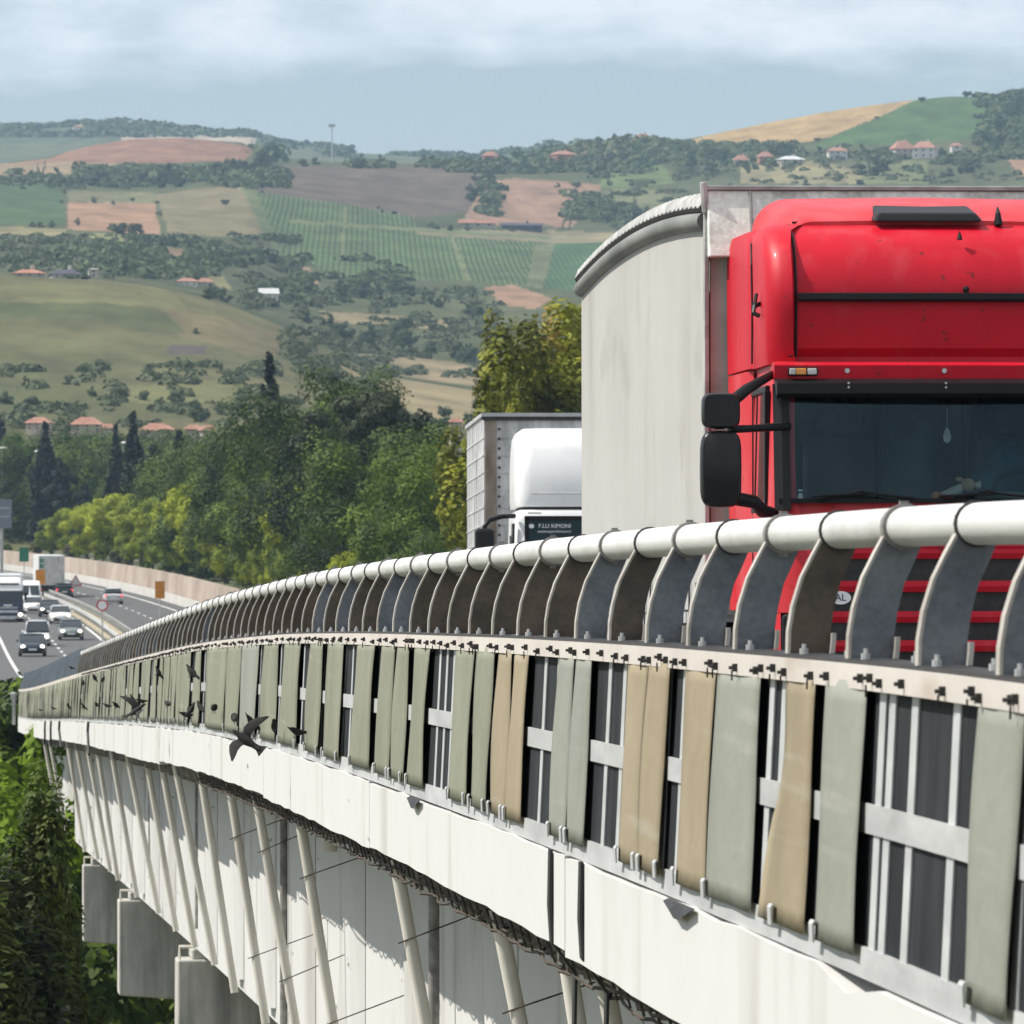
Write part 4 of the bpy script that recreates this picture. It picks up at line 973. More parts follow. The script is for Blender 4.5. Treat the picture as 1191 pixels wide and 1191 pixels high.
# guard rails along the far road
def grail(s, u0, u1, label, fac=-1):
    g = thing('guard_rail', label, 'guard rail', BP(u0,s,0))
    us = arange(u0,u1,6); prof=[(s,.45),(s+fac*.05,.50),(s,.58),(s+fac*.05,.66),(s,.72),(s+.02*-fac,.72),(s+.02*-fac,.45)]
    mb = MB(); sweep(mb, prof, us); mb.build('beam', MT['zinc'], g, world=True)
    mb = MB(); u = u0
    while u < u1: 
        P = BP(u,s-fac*.06,0); mb.box(P[0]-.05,P[0]+.05,P[1]-.06,P[1]+.06,P[2]-.3,P[2]+.68); u += 4
    o = mb.build('post', MT['zinc'], g, world=True); o['kind'] = 'stuff'
grail(-.1, 226, 900, 'steel guard rail along the outer left edge of the far road', 1)
grail(9.75, 232, 900, 'steel guard rail on the oncoming side of the sandy median', -1)
grail(11.15, 234, 901, 'steel guard rail on the departing side of the sandy median', 1)
# retaining wall
g = thing('retaining_wall', 'stained pinkish concrete retaining wall below the roadside trees', 'wall', BP(430,21.5,0))
mb = MB(); sweep(mb, [(21.4,-.4),(21.6,2.5),(22.1,2.5),(22.1,-.4)], arange(430,1000,10)); mb.build('wall', MT['pink_wall'], g, world=True)
mb = MB(); sweep(mb, [(20.9,-.4),(21.0,.75),(21.2,.75),(21.3,-.4)], arange(430,1000,10)); mb.build('kerb_barrier', MT['grey_conc'], g, world=True)

# ------------------------------------------------------------------ pigeons
def bird_mesh(pose):
    mb = MB()
    prof = [(-.20,.0,.004,.004),(-.17,.0,.035,.008),(-.10,.0,.034,.018),(-.06,.005,.045,.040),(0,.01,.058,.055),(.06,.025,.052,.052),(.10,.05,.034,.036),(.13,.07,.026,.028),(.155,.078,.026,.026),(.175,.078,.016,.016),(.20,.072,.004,.004)]
    mb.loft([[(rx*math.cos(a), -x, z+rz*math.sin(a)) for a in [2*math.pi*i/10 for i in range(10)]] for x,z,rx,rz in prof])
    if pose == 'fly':
        for s in (-1,1):
            A=[]
            for t,sw,ch,up in ((0,.05,.075,.02),(.25,.06,.085,.07),(.5,.03,.085,.12),(.75,-.03,.065,.15),(1,-.10,.015,.16)):
                x = s*(.03+.30*t); A.append([(x,-(sw+ch/2),up),(x,-sw,up+.010),(x,-(sw-ch),up+.0),(x,-sw,up-.006)])
            mb.loft(A)
        mb.loft([[(-.02,.14,.0),(.02,.14,.0),(.02,.14,-.008),(-.02,.14,-.008)],[(-.075,.235,-.012),(.075,.235,-.012),(.075,.235,-.018),(-.075,.235,-.018)]])
    else:
        for s in (-1,1):
            mb.loft([[(s*(.05+o),-y,z+h),(s*(.062+o),-y,z),(s*(.05+o),-y,z-h)] for y,o,z,h in ((.06,-.01,.02,.02),(.02,.0,.02,.045),(-.06,-.005,.015,.04),(-.15,-.03,.0,.012))])
            mb.tube([(s*.02,0,-.04),(s*.02,-.01,-.085),(s*.02,-.035,-.088)],.006,5)
    return mb
fly = bird_mesh('fly').build('flying_pigeon', MT['bird'], smooth=True, angle=60)
P = BP(ud(287,-.35),-.35,0); u = ud(287,-.35); w = W(287,862,u); fly.location = w
fly.rotation_euler = (math.radians(-42), math.radians(48), math.radians(205)); fly.scale=(.66,)*3
tag(fly, 'dark pigeon flying with spread tail in front of the white bridge edge', 'bird')
fl2 = dup(fly, W(158,828,ud(158,-.4)), label='dark pigeon with folded flapping wings left of the other flying bird', scale=(.68,)*3)
fl2.rotation_euler = (math.radians(-25), math.radians(-30), math.radians(120))
perch = bird_mesh('sit').build('perched_pigeon', MT['bird'], smooth=True, angle=60)
tag(perch, 'dark pigeon clinging to the strips of the barrier fence', 'bird', 'pigeons roosting on the barrier fence')
spots = [(345,852,.9),(319,846,.8),(292,841,1),(273,836,1),(249,824,1),(233,823,.8),(222,826,1),(216,832,.9),(195,819,.9),(223,783,1.1),(184,783,.9),(120,791,.8),(110,789,.9),(97,795,.8),(97,822,.9),(112,820,.8),(124,821,.8),(135,821,.9),(80,822,.8),(62,824,.8),(154,815,.9),(164,816,.9),(83,777,.7),(47,826,.7)]
first = True
for px,py,s_ in spots:
    b = perch if first else dup(perch, (0,0,0)); first = False
    b.location = W(px,py,ud(px,-.10)); s_*=1.0
    b.scale = (s_*.52,)*3; b.rotation_euler = (math.radians(R.uniform(20,75)), R.uniform(-.3,.3), R.uniform(-2.2,2.2)+math.pi/2)
# ------------------------------------------------------------------ leaf meshes
def quads_mesh(name, C, Nn, size, m, aspect=1.5, smooth=False):
    """C centres (n,3), Nn normals, size (n,) -> one mesh of small leaf-clump faces"""
    n = len(C)
    r = NR.randn(n,3); t = np.cross(Nn, r); t /= np.linalg.norm(t,axis=1,keepdims=True)+1e-9
    b = np.cross(Nn, t)
    sx = (size*.5*aspect)[:,None]; sy = (size*.5)[:,None]
    V = np.empty((n,4,3)); V[:,0] = C-t*sx; V[:,1] = C-b*sy*.9+t*sx*.15; V[:,2] = C+t*sx; V[:,3] = C+b*sy*.9-t*sx*.1
    me = bpy.data.meshes.new(name); me.vertices.add(4*n); me.vertices.foreach_set('co', V.reshape(-1))
    me.loops.add(4*n); me.loops.foreach_set('vertex_index', np.arange(4*n))
    me.polygons.add(n); me.polygons.foreach_set('loop_start', np.arange(0,4*n,4)); me.polygons.foreach_set('loop_total', np.full(n,4))
    me.materials.append(m); me.update(calc_edges=True)
    return me
def unit(v): return v/(np.linalg.norm(v,axis=1,keepdims=True)+1e-9)
def crown_pts(n, rx, rz, zc, nb, seed, br=(.22,.42), flat=0.0, bottom=-.8, env=None):
    rs = np.random.RandomState(seed)
    cs, rr = [], []
    while len(cs) < nb:
        p = rs.uniform(-1,1,3); q = np.linalg.norm(p)
        if q > .92 or q < .28 or p[2] < bottom: continue
        k = 1.0
        if env is not None: 
            k = env((p[2]+1)/2)
            p = np.array([p[0]*k,p[1]*k,p[2]])
        cs.append(p); rr.append(rs.uniform(*br)*(1.15-.35*q)*max(.35,k))
    cs = np.array(cs); rr = np.array(rr)
    w = rr**2; idx = rs.choice(nb, n, p=w/w.sum())
    d = unit(rs.randn(n,3)); rad = rr[idx]*(.62+.42*rs.rand(n)**.6)
    lump = 1+.22*np.sin(d[:,0]*5+idx)*np.cos(d[:,2]*6+idx*2.)
    P = cs[idx]+d*(rad*lump)[:,None]*np.array([1,1,1-flat])
    P = P*np.array([rx,rx,rz])+np.array([0,0,zc])
    Nn = unit(d+rs.randn(n,3)*.27+np.array([0,0,.25]))
    return P, Nn, cs*np.array([rx,rx,rz])+np.array([0,0,zc])
def trunk_obj(parent, h, r, limbs, seed, m='bark', name='trunk', lean=0):
    rs = random.Random(seed); mb = MB()
    k = 6; P = [(rs.uniform(-.15,.15)*i/3+lean*i/k, rs.uniform(-.15,.15)*i/3, h*i/k) for i in range(k+1)]; P[0] = (P[0][0],P[0][1],-.6)
    mb.tube(P, [r*(1.25-.95*i/k) for i in range(k+1)], 8)
    for q in limbs:
        b = P[rs.randint(2,5)]; q = tuple(q)
        mid = tuple((b[i]*.45+q[i]*.55)+(rs.uniform(-.2,.2) if i < 2 else .1) for i in range(3))
        mb.tube([b,mid,q],[r*.42,r*.26,r*.06],5)
    return mb.build(name, MT[m], parent, smooth=True)
def tree_proto(name, label, group, leaf, h, rx, nb, n, size, seed, cfrac=.72, br=(.22,.42), bottom=-.8, env=None, limbs=10, cat='tree', asp=1.5, flat=0):
    t = thing(name, label, cat, (0,0,0), group=group)
    rz = h*cfrac/2; zc = h-rz
    P, Nn, cs = crown_pts(n, rx, rz, zc, nb, seed, br, flat, bottom, env)
    rs = np.random.RandomState(seed+5)
    me = quads_mesh('crown', P, Nn, size*(.6+.8*rs.rand(n)), LF[leaf], asp)
    link(bpy.data.objects.new('crown', me), t)
    trunk_obj(t, zc+.2*rz, .035*h*.6, [cs[i] for i in range(min(limbs,len(cs)))], seed)
    return t

protos = {}
def place(kind, proto_args, px, ytop, d, hpx=None, ybase=None, zb=None, label=None, sxy=1.0):
    """put a tree so that its top is seen at px, ytop from distance d, standing on ground level zb"""
    x, y, zt = W(px, ytop, d)
    h = zt-zb
    if kind not in protos:
        t = tree_proto(*proto_args[0], **proto_args[1]); t['h0'] = proto_args[0][4]; protos[kind] = t; first = True
    else: first = False
    src = protos[kind]
    if kind in ('yelA','yelB'): sxy *= 1.15
    t = src if first else dup(src, (0,0,0))
    s = h/src['h0']; t.location = (x,y,zb); t.scale = (s*sxy,s*sxy,s); t.rotation_euler = (0,0,R.uniform(0,6.28))
    if label: t['label'] = label
    return t
G1 = 'broadleaf trees of the roadside wood'
PA = {
 'broadA': (('broadleaf_tree','dark green broadleaf tree in the wood behind the barrier fence',G1,'broad',12,5.0,44,42000,.13,21),dict(cfrac=.93,br=(.2,.42))),
 'broadB': (('broadleaf_tree','mid green rounded tree in the wood behind the barrier fence',G1,'broad2',12,5.2,56,44000,.125,22),dict(cfrac=.92,br=(.18,.36))),
 'greyA': (('pine_tree','grey green ragged pine on top of the roadside wood','pines of the roadside wood','grey',13,4.2,42,16000,.2,23),dict(cfrac=.75,br=(.14,.32),flat=.35)),
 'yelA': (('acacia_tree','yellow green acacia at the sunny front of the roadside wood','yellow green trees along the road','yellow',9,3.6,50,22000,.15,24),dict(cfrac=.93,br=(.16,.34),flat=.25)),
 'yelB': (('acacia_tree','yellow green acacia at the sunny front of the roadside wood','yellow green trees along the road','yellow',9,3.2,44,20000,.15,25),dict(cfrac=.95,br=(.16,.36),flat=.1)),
 'con': (('conifer_tree','dark spreading conifer rising beyond the distant traffic','dark conifers beyond the traffic','conifer',14,4.4,50,11000,.34,26),dict(cfrac=.86,br=(.14,.30),flat=.45,env=lambda t: 1.15-.75*t)),
 'cyp': (('cypress_tree','slender dark cypress standing above the roadside wood','cypress trees','cypress',12,1.1,90,9000,.17,27),dict(cfrac=.97,br=(.16,.3),env=lambda t: max(.08,1.05-1.0*t**1.35),limbs=2)),
 'olean': (('oleander_bush','oleander bush with pinkish white flowers at the road edge','flowering oleanders along the road','olean',4,1.7,26,4000,.17,28),dict(cfrac=.97,br=(.2,.42),cat='bush')),
 'bush': (('green_bush','green rounded shrub at the foot of the wood','shrubs below the wood','broad2',4,2.2,28,5000,.17,29),dict(cfrac=.97,br=(.2,.42),cat='bush')),
}
def dmin(px, s=24.0):
    d = 300.0
    while d < 1012 and (px-CX)/F*d-2.65+.08*d-bend(d) < s: d += 3
    return d
LAYER = {'yelA':8,'yelB':8,'olean':-6,'bush':-9,'con':75,'broadA':42,'broadB':38,'greyA':46,'cyp':55}
def T(kind, px, yt, d, zb, label=None, sxy=1.0):
    if label is None or 'road bank' not in label:
        m = dmin(px)
        if d < m+LAYER[kind]:
            k = (m+LAYER[kind]+R.uniform(0,8))/d; d *= k
            if zb > -8.5: zb = max(zb*k, -9.2)
        elif kind in ('yelA','yelB','olean','bush'): d = m+LAYER[kind]+R.uniform(0,8)
        if kind in ('yelA','yelB','olean','bush'): zb = dz(d)+1.9
    return place(kind, PA[kind], px, yt, d, zb=zb, label=label, sxy=sxy)
# main wood to the right of the far road
T('broadA',372,430,500,-5.5,'tall dark broadleaf tree crowning the roadside wood',1.05)
T('broadA',395,436,520,-5,'dark broadleaf tree behind the grey pines on the wood top')
T('greyA',420,442,470,-6,'ragged grey pine at the top right of the roadside wood',1.05)
T('greyA',448,440,455,-6,'thin topped grey pine leaning at the right shoulder of the wood',.75)
T('greyA',385,470,450,-6,'grey pine in the middle of the roadside wood',.9)
T('broadB',470,484,400,-7,'large rounded mid green tree at the right end of the wood',1.25)
T('broadB',505,512,385,-7,'mid green tree touching the grey lorry box',1.05)
T('broadA',430,500,415,-7,'dark tree left of the large rounded tree',1.0)
T('broadB',500,575,365,-7.5,'low mid green tree just above the white rail beside the lorry',1.3)
T('broadA',440,570,380,-7.5,'low dark tree above the rail in the middle of the wood',1.3)
T('broadB',296,486,520,-6,'mid green tree below the lone cypress',1.0)
T('broadA',326,472,510,-6,'dark tree left of the crown of the wood')
T('broadA',255,500,545,-6.5,'dark rounded tree on the left slope of the wood',1.1)
T('broadA',218,522,570,-7,'dark tree at the left end of the wood',1.05)
T('broadA',280,520,520,-7,'dark tree behind the yellow green acacias')
T('broadB',330,520,470,-7,'mid green tree in the centre left of the wood',1.0)
T('broadA',385,540,430,-7.3,'dark tree in the lower centre of the wood',1.0)
T('broadB',395,590,400,-8,'low green tree over the rail in the centre',1.3)
T('broadA',240,575,560,-8,'dark shaded tree between the acacias',.8)
T('greyA',255,610,540,-8.2,'low grey shrubby pine beside the retaining wall end',1.0)
T('broadA',345,580,440,-8,'low dark tree among acacias above the rail',1.0)
T('broadB',300,600,480,-8,'low mid green tree at the rail left of centre',1.1)
T('broadB',535,600,380,-8,'low green tree hidden behind the lorry mirror',1.2)
T('cyp',314,392,560,-4,'lone tall cypress poking above the crown of the wood',1.35)
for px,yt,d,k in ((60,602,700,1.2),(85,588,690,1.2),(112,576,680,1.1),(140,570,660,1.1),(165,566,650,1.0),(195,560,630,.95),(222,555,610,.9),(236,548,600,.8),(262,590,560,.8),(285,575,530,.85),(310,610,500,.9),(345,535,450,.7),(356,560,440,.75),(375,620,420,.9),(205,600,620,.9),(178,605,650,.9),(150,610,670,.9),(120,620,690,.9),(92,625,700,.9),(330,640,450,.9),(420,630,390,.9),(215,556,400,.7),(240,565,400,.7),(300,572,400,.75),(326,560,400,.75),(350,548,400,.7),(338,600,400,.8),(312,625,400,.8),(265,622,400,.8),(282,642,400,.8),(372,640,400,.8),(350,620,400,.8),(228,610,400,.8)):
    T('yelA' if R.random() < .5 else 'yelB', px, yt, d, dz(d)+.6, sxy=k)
for px,yt,d in ((82,632,700),(43,628,760),(148,640,680),(135,638,690),(100,645,700)): T('olean',px,yt,d,dz(d)+.5,sxy=1.0)
for px,yt,d in ((20,640,780),(8,632,800),(60,650,740),(195,650,640),(215,655,620),(170,650,650),(118,655,690),(235,655,590)): T('bush',px,yt,d,dz(d)+.3,sxy=1.1)
for px,yt,d,k in ((62,510,820,.8),(75,530,800,.9),(35,545,850,.9),(95,555,760,.9),(15,560,860,.8),(55,570,780,.9),(110,585,740,.6),(175,508,800,.8),(160,530,760,.8),(0,590,840,.8),(25,600,800,.8),(190,540,700,.8)):
    T('con',px,yt,d,-9,sxy=k)
T('cyp',155,464,840,-8,'tall dark cypress before the red roofed village',1.5)
T('cyp',209,487,800,-8,'shorter dark cypress right of the red village roofs',1.9)
T('cyp',135,480,900,-8,'grey slender conifer left of the tall village cypress',1.3); T('cyp',52,478,900,-8,'dark cypress among the village houses at far left',1.6); T('cyp',2,475,900,-8,'dark cypress at the left edge of the photo',1.8)
for px,yt,d in ((95,500,1010),(122,502,1010),(20,501,1020),(75,503,1010),(60,500,1010),(140,503,1000),(120,540,1000),(145,560,960),(10,530,1010),(190,502,960),(240,503,920),(225,504,940),(40,499,1015),(170,502,980),(110,498,1000),(205,503,960),(252,500,930),(82,499,1015)):
    T('broadB' if R.random() < .6 else 'broadA',px,yt,d,-9,'rounded tree in the wooded flat before the village',1.0)
# golden tree behind the white lorry
for px,yt,d,k,lb in ((655,330,285,1.1,'tall golden green tree showing between white lorry and trailer'),(614,350,278,1.0,'golden green tree left of the tallest one above the lorry box'),(604,425,275,.5,'lower golden green tree at the left edge of that clump'),(690,345,290,1.0,'golden tree mostly hidden by the trailer')):
    if 'gold' not in protos: PA['gold'] = (('golden_tree','golden green tree',"golden trees behind the lorries",'olive',16,3.4,60,26000,.17,31),dict(cfrac=.9,br=(.15,.32)))
    place('gold',PA['gold'],px,yt,d,zb=-9.0,label=lb,sxy=k)
# trees below the viaduct, lower left
PA['near'] = (('acacia_tree','leafy acacia growing up beside the viaduct','trees growing beside the viaduct','near',17,1.9,100,95000,.075,41),dict(cfrac=.95,br=(.16,.34),limbs=26,asp=2.2,flat=.1,env=lambda t:1.1-.45*t))
place('near',PA['near'],32,868,117,zb=-21,label='dark leafy acacia at the lower left growing up beside the viaduct',sxy=.85)
place('near',PA['near'],-22,905,112,zb=-21,label='acacia at the left edge overlapping the taller one',sxy=1.3)
place('near',PA['near'],58,985,124,zb=-21,label='lower acacia in front of the far pier caps',sxy=.75)
place('near',PA['near'],5,1010,104,zb=-21,label='lowest acacia in the bottom left corner',sxy=1.2)
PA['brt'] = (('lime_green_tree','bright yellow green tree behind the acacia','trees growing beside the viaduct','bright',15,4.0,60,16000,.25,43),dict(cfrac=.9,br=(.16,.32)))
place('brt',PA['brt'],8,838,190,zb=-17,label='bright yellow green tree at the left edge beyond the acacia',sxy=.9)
place('brt',PA['brt'],0,790,235,zb=-16,label='green tree beside the start of the viaduct at the far left',sxy=.5).children
for px,yt,d in ((150,1150,175),(118,1090,190),(180,1172,170),(205,1185,160),(95,1060,195),(130,1120,180),(60,1040,175),(160,1185,150)):
    place('near2',(('understorey_tree','dark green tree in the valley under the viaduct','trees under the viaduct','broad2',9,4,60,9000,.26,45),dict(cfrac=.95)),px,yt,d,zb=-22)
for px,yt,d in ((6,782,240),(0,800,232),(12,812,228)):
    T('bush',px,yt,d,dz(d)-3,'dark shrub on the road bank at the left edge',1.2)

# ------------------------------------------------------------------ near ground
def sstep(a,b,x):
    t = min(1,max(0,(x-a)/(b-a))); return t*t*(3-2*t)
def gz(u, s):
    v = -21+2*math.sin(u*.03)*math.sin(s*.05)
    r = dz(u)-.5
    k = sstep(215,262,u)
    z = v+(r-v)*k
    if u > 215:
        if s < -2: z -= min(7,(-2-s)*.25)*k
        if s > 22: z += min(7,(s-22)*.10)*k*sstep(300,420,u)
    if u > 425 and s > 22.2: z += 2.3*sstep(425,440,u)
    return z
mb = MB(); US = arange(-150,210,15)+arange(215,270,5)+arange(280,1050,15); SS = [-700,-400,-200,-120,-80,-50,-30,-20,-12,-7,-4,-2,0,5,10,16,21,22.5,26,32,40,50,65,85,110,150,220,400,700]
mb.loft([[BP(u,s,gz(u,s)-dz(u)) for s in SS] for u in US], closed=False, cap=False)
o = mb.build('ground', MT['ground'], smooth=True); o['kind'] = 'structure'

# ------------------------------------------------------------------ hills
def prof(pts):
    xs = [p[0] for p in pts]; ys = [p[1] for p in pts]
    return lambda x: np.interp(x, xs, ys)
Xp = np.arange(-260, 1480, 2.5)
LINES = [ # depth, photo height profile
 (960, prof([(-300,700),(1500,700)])),
 (1060, prof([(-300,560),(1500,560)])),
 (1120, prof([(-300,500),(0,497),(300,500),(600,505),(1500,505)])),
 (1290, prof([(-300,430),(0,420),(120,420),(300,440),(420,468),(560,490),(1500,500)])),
 (1500, prof([(-300,322),(0,320),(110,324),(160,330),(200,338),(250,350),(300,370),(350,388),(420,424),(470,440),(540,452),(600,462),(800,470),(1500,470)])),
 (1600, prof([(-300,336),(0,332),(110,334),(200,350),(300,384),(420,438),(600,470),(1500,475)])),
 (1850, prof([(-300,324),(0,319),(110,320),(160,326),(200,333),(250,342),(300,358),(350,370),(420,392),(500,402),(600,400),(800,395),(1500,390)])),
 (2250, prof([(-300,282),(0,275),(200,278),(300,300),(340,322),(420,328),(500,330),(640,336),(760,330),(1000,315),(1500,310)])),
 (2750, prof([(-300,220),(0,222),(150,236),(290,222),(400,237),(480,252),(640,272),(760,270),(900,262),(1100,240),(1500,240)])),
 (3150, prof([(-300,200),(0,196),(100,190),(300,190),(400,193),(540,192),(640,200),(760,200),(900,190),(1000,178),(1191,166),(1500,160)])),
 (3450, prof([(-300,196),(0,191),(50,184),(100,169),(150,160),(210,160),(280,167),(300,176),(340,186),(400,188),(480,190),(560,187),(620,182),(680,170),(740,165),(790,165),(850,151),(950,131),(1065,116),(1110,112),(1155,112),(1191,108),(1300,104),(1500,110)])),
 (3700, prof([(-300,215),(300,190),(560,205),(700,190),(850,175),(1100,140),(1500,135)])),
 (4700, prof([(-300,190),(300,185),(560,188),(1500,180)])),
 (5300, prof([(-300,150),(0,149),(40,148),(90,145),(130,140),(170,145),(210,150),(250,156),(290,156),(320,165),(360,170),(420,178),(500,182),(560,184),(600,174),(650,166),(700,164),(740,168),(800,175),(1500,170)])),
 (6000, prof([(-300,210),(1500,210)])),
]
rows_d, rows_y = [], []
for (d0,f0),(d1,f1) in zip(LINES[:-1],LINES[1:]):
    ya, yb = f0(Xp), f1(Xp); za, zb_ = (HY-ya)/F*d0, (HY-yb)/F*d1
    nr = int(max(6, min(44, np.abs(ya-yb).max()/2.2)))
    for i in range(nr):
        t = i/nr; d = d0+(d1-d0)*t
        rows_d.append(d); rows_y.append(za+(zb_-za)*t)
rows_d.append(LINES[-1][0]); rows_y.append((HY-LINES[-1][1](Xp))/F*LINES[-1][0])
D = np.array(rows_d)[:,None]*np.ones_like(Xp)[None]; Z = np.array(rows_y)
# soften creases
for _ in range(2):
    Z[1:-1] = .25*Z[:-2]+.5*Z[1:-1]+.25*Z[2:]
XX = (Xp[None]-CX)/F*D
def vnoise(x, y, seed):
    rs = np.random.RandomState(seed); g = rs.rand(64,64)
    xi = np.floor(x).astype(int); yi = np.floor(y).astype(int); fx = x-xi; fy = y-yi
    fx = fx*fx*(3-2*fx); fy = fy*fy*(3-2*fy)
    a=g[yi%64,xi%64]; b=g[yi%64,(xi+1)%64]; c=g[(yi+1)%64,xi%64]; e=g[(yi+1)%64,(xi+1)%64]
    return (a*(1-fx)+b*fx)*(1-fy)+(c*(1-fx)+e*fx)*fy
def fbm(x,y,seed): return .55*vnoise(x,y,seed)+.3*vnoise(x*2.1,y*2.1,seed+1)+.15*vnoise(x*4.3,y*4.3,seed+2)
Z += (fbm(XX/60,D/110,3)-.5)*3.0*(D > 1100)
PY = HY-Z/D*F; PX = np.repeat(Xp[None],len(D),0)
def inpoly(poly, jit=0, seed=0):
    px = PX+jit*(fbm(XX/25,D/40,50+seed)-.5); py = PY+jit*.6*(fbm(XX/25,D/40,70+seed)-.5)
    ins = np.zeros(PX.shape,bool); n=len(poly)
    for i in range(n):
        x0,y0=poly[i]; x1,y1=poly[(i+1)%n]
        c = ((y0>py)!=(y1>py)) & (px < (x1-x0)*(py-y0)/((y1-y0) if y1!=y0 else 1e-9)+x0)
        ins ^= c
    return ins
C3 = np.zeros(PX.shape+(3,)); VN = np.zeros(PX.shape)
nz = fbm(XX/45,D/70,9)[...,None]
def mixc(a,b,t): return np.array(a)*(1-t)+np.array(b)*t
C3[:] = mixc((.062,.085,.036),(.12,.125,.058),nz)
front = (D <= 1620); back = (D > 1620)&(D < 3600); farr = D >= 3600
yy_ = (PY[...,None])
C3[front] = mixc((.085,.105,.042),(.165,.155,.075),np.clip(nz*1.8-.4,0,1))[front]
def fill(poly, c, msk, c2=None, vine=0, jit=5, seed=0):
    m_ = inpoly(poly, jit, seed)&msk
    cc = mixc(c, c2 if c2 else tuple(v*1.18 for v in c), nz); C3[m_] = cc[m_]
    VN[m_] = vine
fill([(180,350),(260,362),(330,385),(345,420),(280,415),(200,395)],(.165,.145,.075),front,(.20,.17,.09),jit=60)
fill([(-300,320),(110,325),(200,342),(220,360),(120,352),(-300,350)],(.155,.155,.07),front,jit=20)
fill([(195,402),(240,402),(238,413),(195,412)],(.10,.085,.075),front,jit=4)
fill([(380,418),(440,432),(540,440),(570,452),(560,500),(480,480),(440,455)],(.27,.225,.125),front,jit=16)
fill([(540,440),(650,455),(650,500),(560,490)],(.26,.21,.12),front,jit=16)
fill([(120,455),(260,440),(310,465),(200,478)],(.16,.165,.07),front,jit=20)
B_ = back
fill([(-60,205),(0,191),(60,184),(100,168),(150,159),(220,159),(300,172),(285,186),(200,190),(120,189),(40,194)],(.29,.155,.10),B_,(.34,.20,.125),jit=3)
fill([(272,212),(330,193),(400,194),(563,191),(545,246),(485,252),(400,238),(300,223)],(.125,.10,.075),B_,jit=4)
fill([(293,222),(400,237),(480,252),(487,270),(640,280),(622,332),(480,325),(400,322),(330,302),(308,266)],(.080,.122,.048),B_,(.095,.135,.055),1,2)
fill([(484,266),(560,268),(640,268),(860,276),(860,284),(640,282),(486,273)],(.24,.21,.12),B_,jit=2)
fill([(645,284),(700,282),(850,290),(850,345),(632,335)],(.060,.115,.048),B_,vine=.6,jit=2)
fill([(622,285),(645,283),(632,335),(612,333)],(.14,.16,.08),B_,jit=2)
fill([(570,212),(600,207),(702,215),(690,237),(665,264),(536,260),(548,238)],(.34,.215,.145),B_,(.38,.25,.165),jit=4)
fill([(78,235),(180,236),(187,274),(150,271),(78,266)],(.36,.225,.135),B_,jit=3)
fill([(180,226),(282,214),(312,276),(250,276),(195,271)],(.185,.165,.085),B_,(.24,.20,.115),jit=6)
fill([(280,216),(297,222),(330,300),(312,282)],(.12,.15,.065),B_,jit=2)
fill([(-300,222),(72,214),(74,262),(-300,250)],(.070,.112,.044),B_,vine=.5,jit=3)
fill([(-300,252),(78,266),(70,276),(-300,274)],(.23,.21,.105),B_,jit=4)
fill([(80,222),(180,224),(180,236),(80,234)],(.17,.17,.085),B_,jit=4)
fill([(-60,192),(60,188),(160,190),(160,200),(-60,205)],(.29,.22,.13),B_,jit=4)
fill([(610,190),(680,170),(740,164),(800,164),(850,150),(950,130),(1067,116),(965,160),(900,171),(780,180),(700,184)],(.41,.285,.13),B_,(.47,.34,.17),jit=4)
fill([(610,190),(680,170),(740,164),(780,166),(760,178),(660,190)],(.40,.25,.145),B_,jit=3)
fill([(1067,116),(1158,110),(1150,162),(1000,170),(945,170)],(.070,.130,.042),B_,(.085,.145,.05),jit=4)
fill([(690,188),(770,190),(785,215),(700,220)],(.12,.165,.06),B_,jit=6)
fill([(700,222),(740,215),(800,235),(800,262),(700,250)],(.16,.17,.085),B_,jit=6)
fill([(860,192),(960,188),(1000,200),(1000,214),(860,214)],(.24,.215,.115),B_,jit=5)
fill([(1000,186),(1080,188),(1080,214),(1000,214)],(.14,.16,.07),B_,jit=5)
fill([(1168,178),(1300,180),(1300,214),(1185,206)],(.40,.25,.15),B_,jit=3)
fill([(562,334),(600,332),(642,348),(622,360),(585,354)],(.34,.215,.135),B_,jit=4)
fill([(190,290),(212,290),(222,322),(206,322)],(.23,.16,.10),B_,jit=3)
fill([(228,297),(246,299),(270,338),(252,334)],(.25,.24,.11),B_,jit=3)
fill([(104,272),(140,272),(150,295),(110,292)],(.20,.20,.09),B_,jit=5)
fill([(342,308),(358,310),(372,330),(358,332)],(.36,.25,.15),B_,jit=3)
fill([(335,318),(345,318),(350,350),(340,348)],(.20,.18,.10),B_,jit=4)
fill([(370,362),(540,372),(520,384),(440,380),(380,374)],(.25,.21,.115),B_,jit=10)
fill([(400,410),(520,420),(600,440),(640,455),(540,450),(430,432)],(.25,.205,.12),B_,jit=12)
for p in ([(336,255),(640,275),(640,279),(336,259)],[(520,268),(524,268),(548,326),(541,326)],[(400,240),(404,240),(400,300),(395,300)]):
    fill(p,(.15,.18,.085),B_,vine=0,jit=1)
C3 *= np.array([.74,.72,.72]); hot = np.clip((C3[...,0]-C3[...,1]*1.15)*6,0,1)[...,None]; C3 = C3*(1-.22*hot)
C3[farr] = mixc((.055,.075,.045),(.12,.125,.065),nz)[farr]
fill([(140,150),(160,146),(230,155),(260,163),(140,166)],(.30,.25,.19),farr,jit=4); fill([(220,152),(300,160),(300,172),(220,166)],(.30,.25,.19),farr,jit=4)
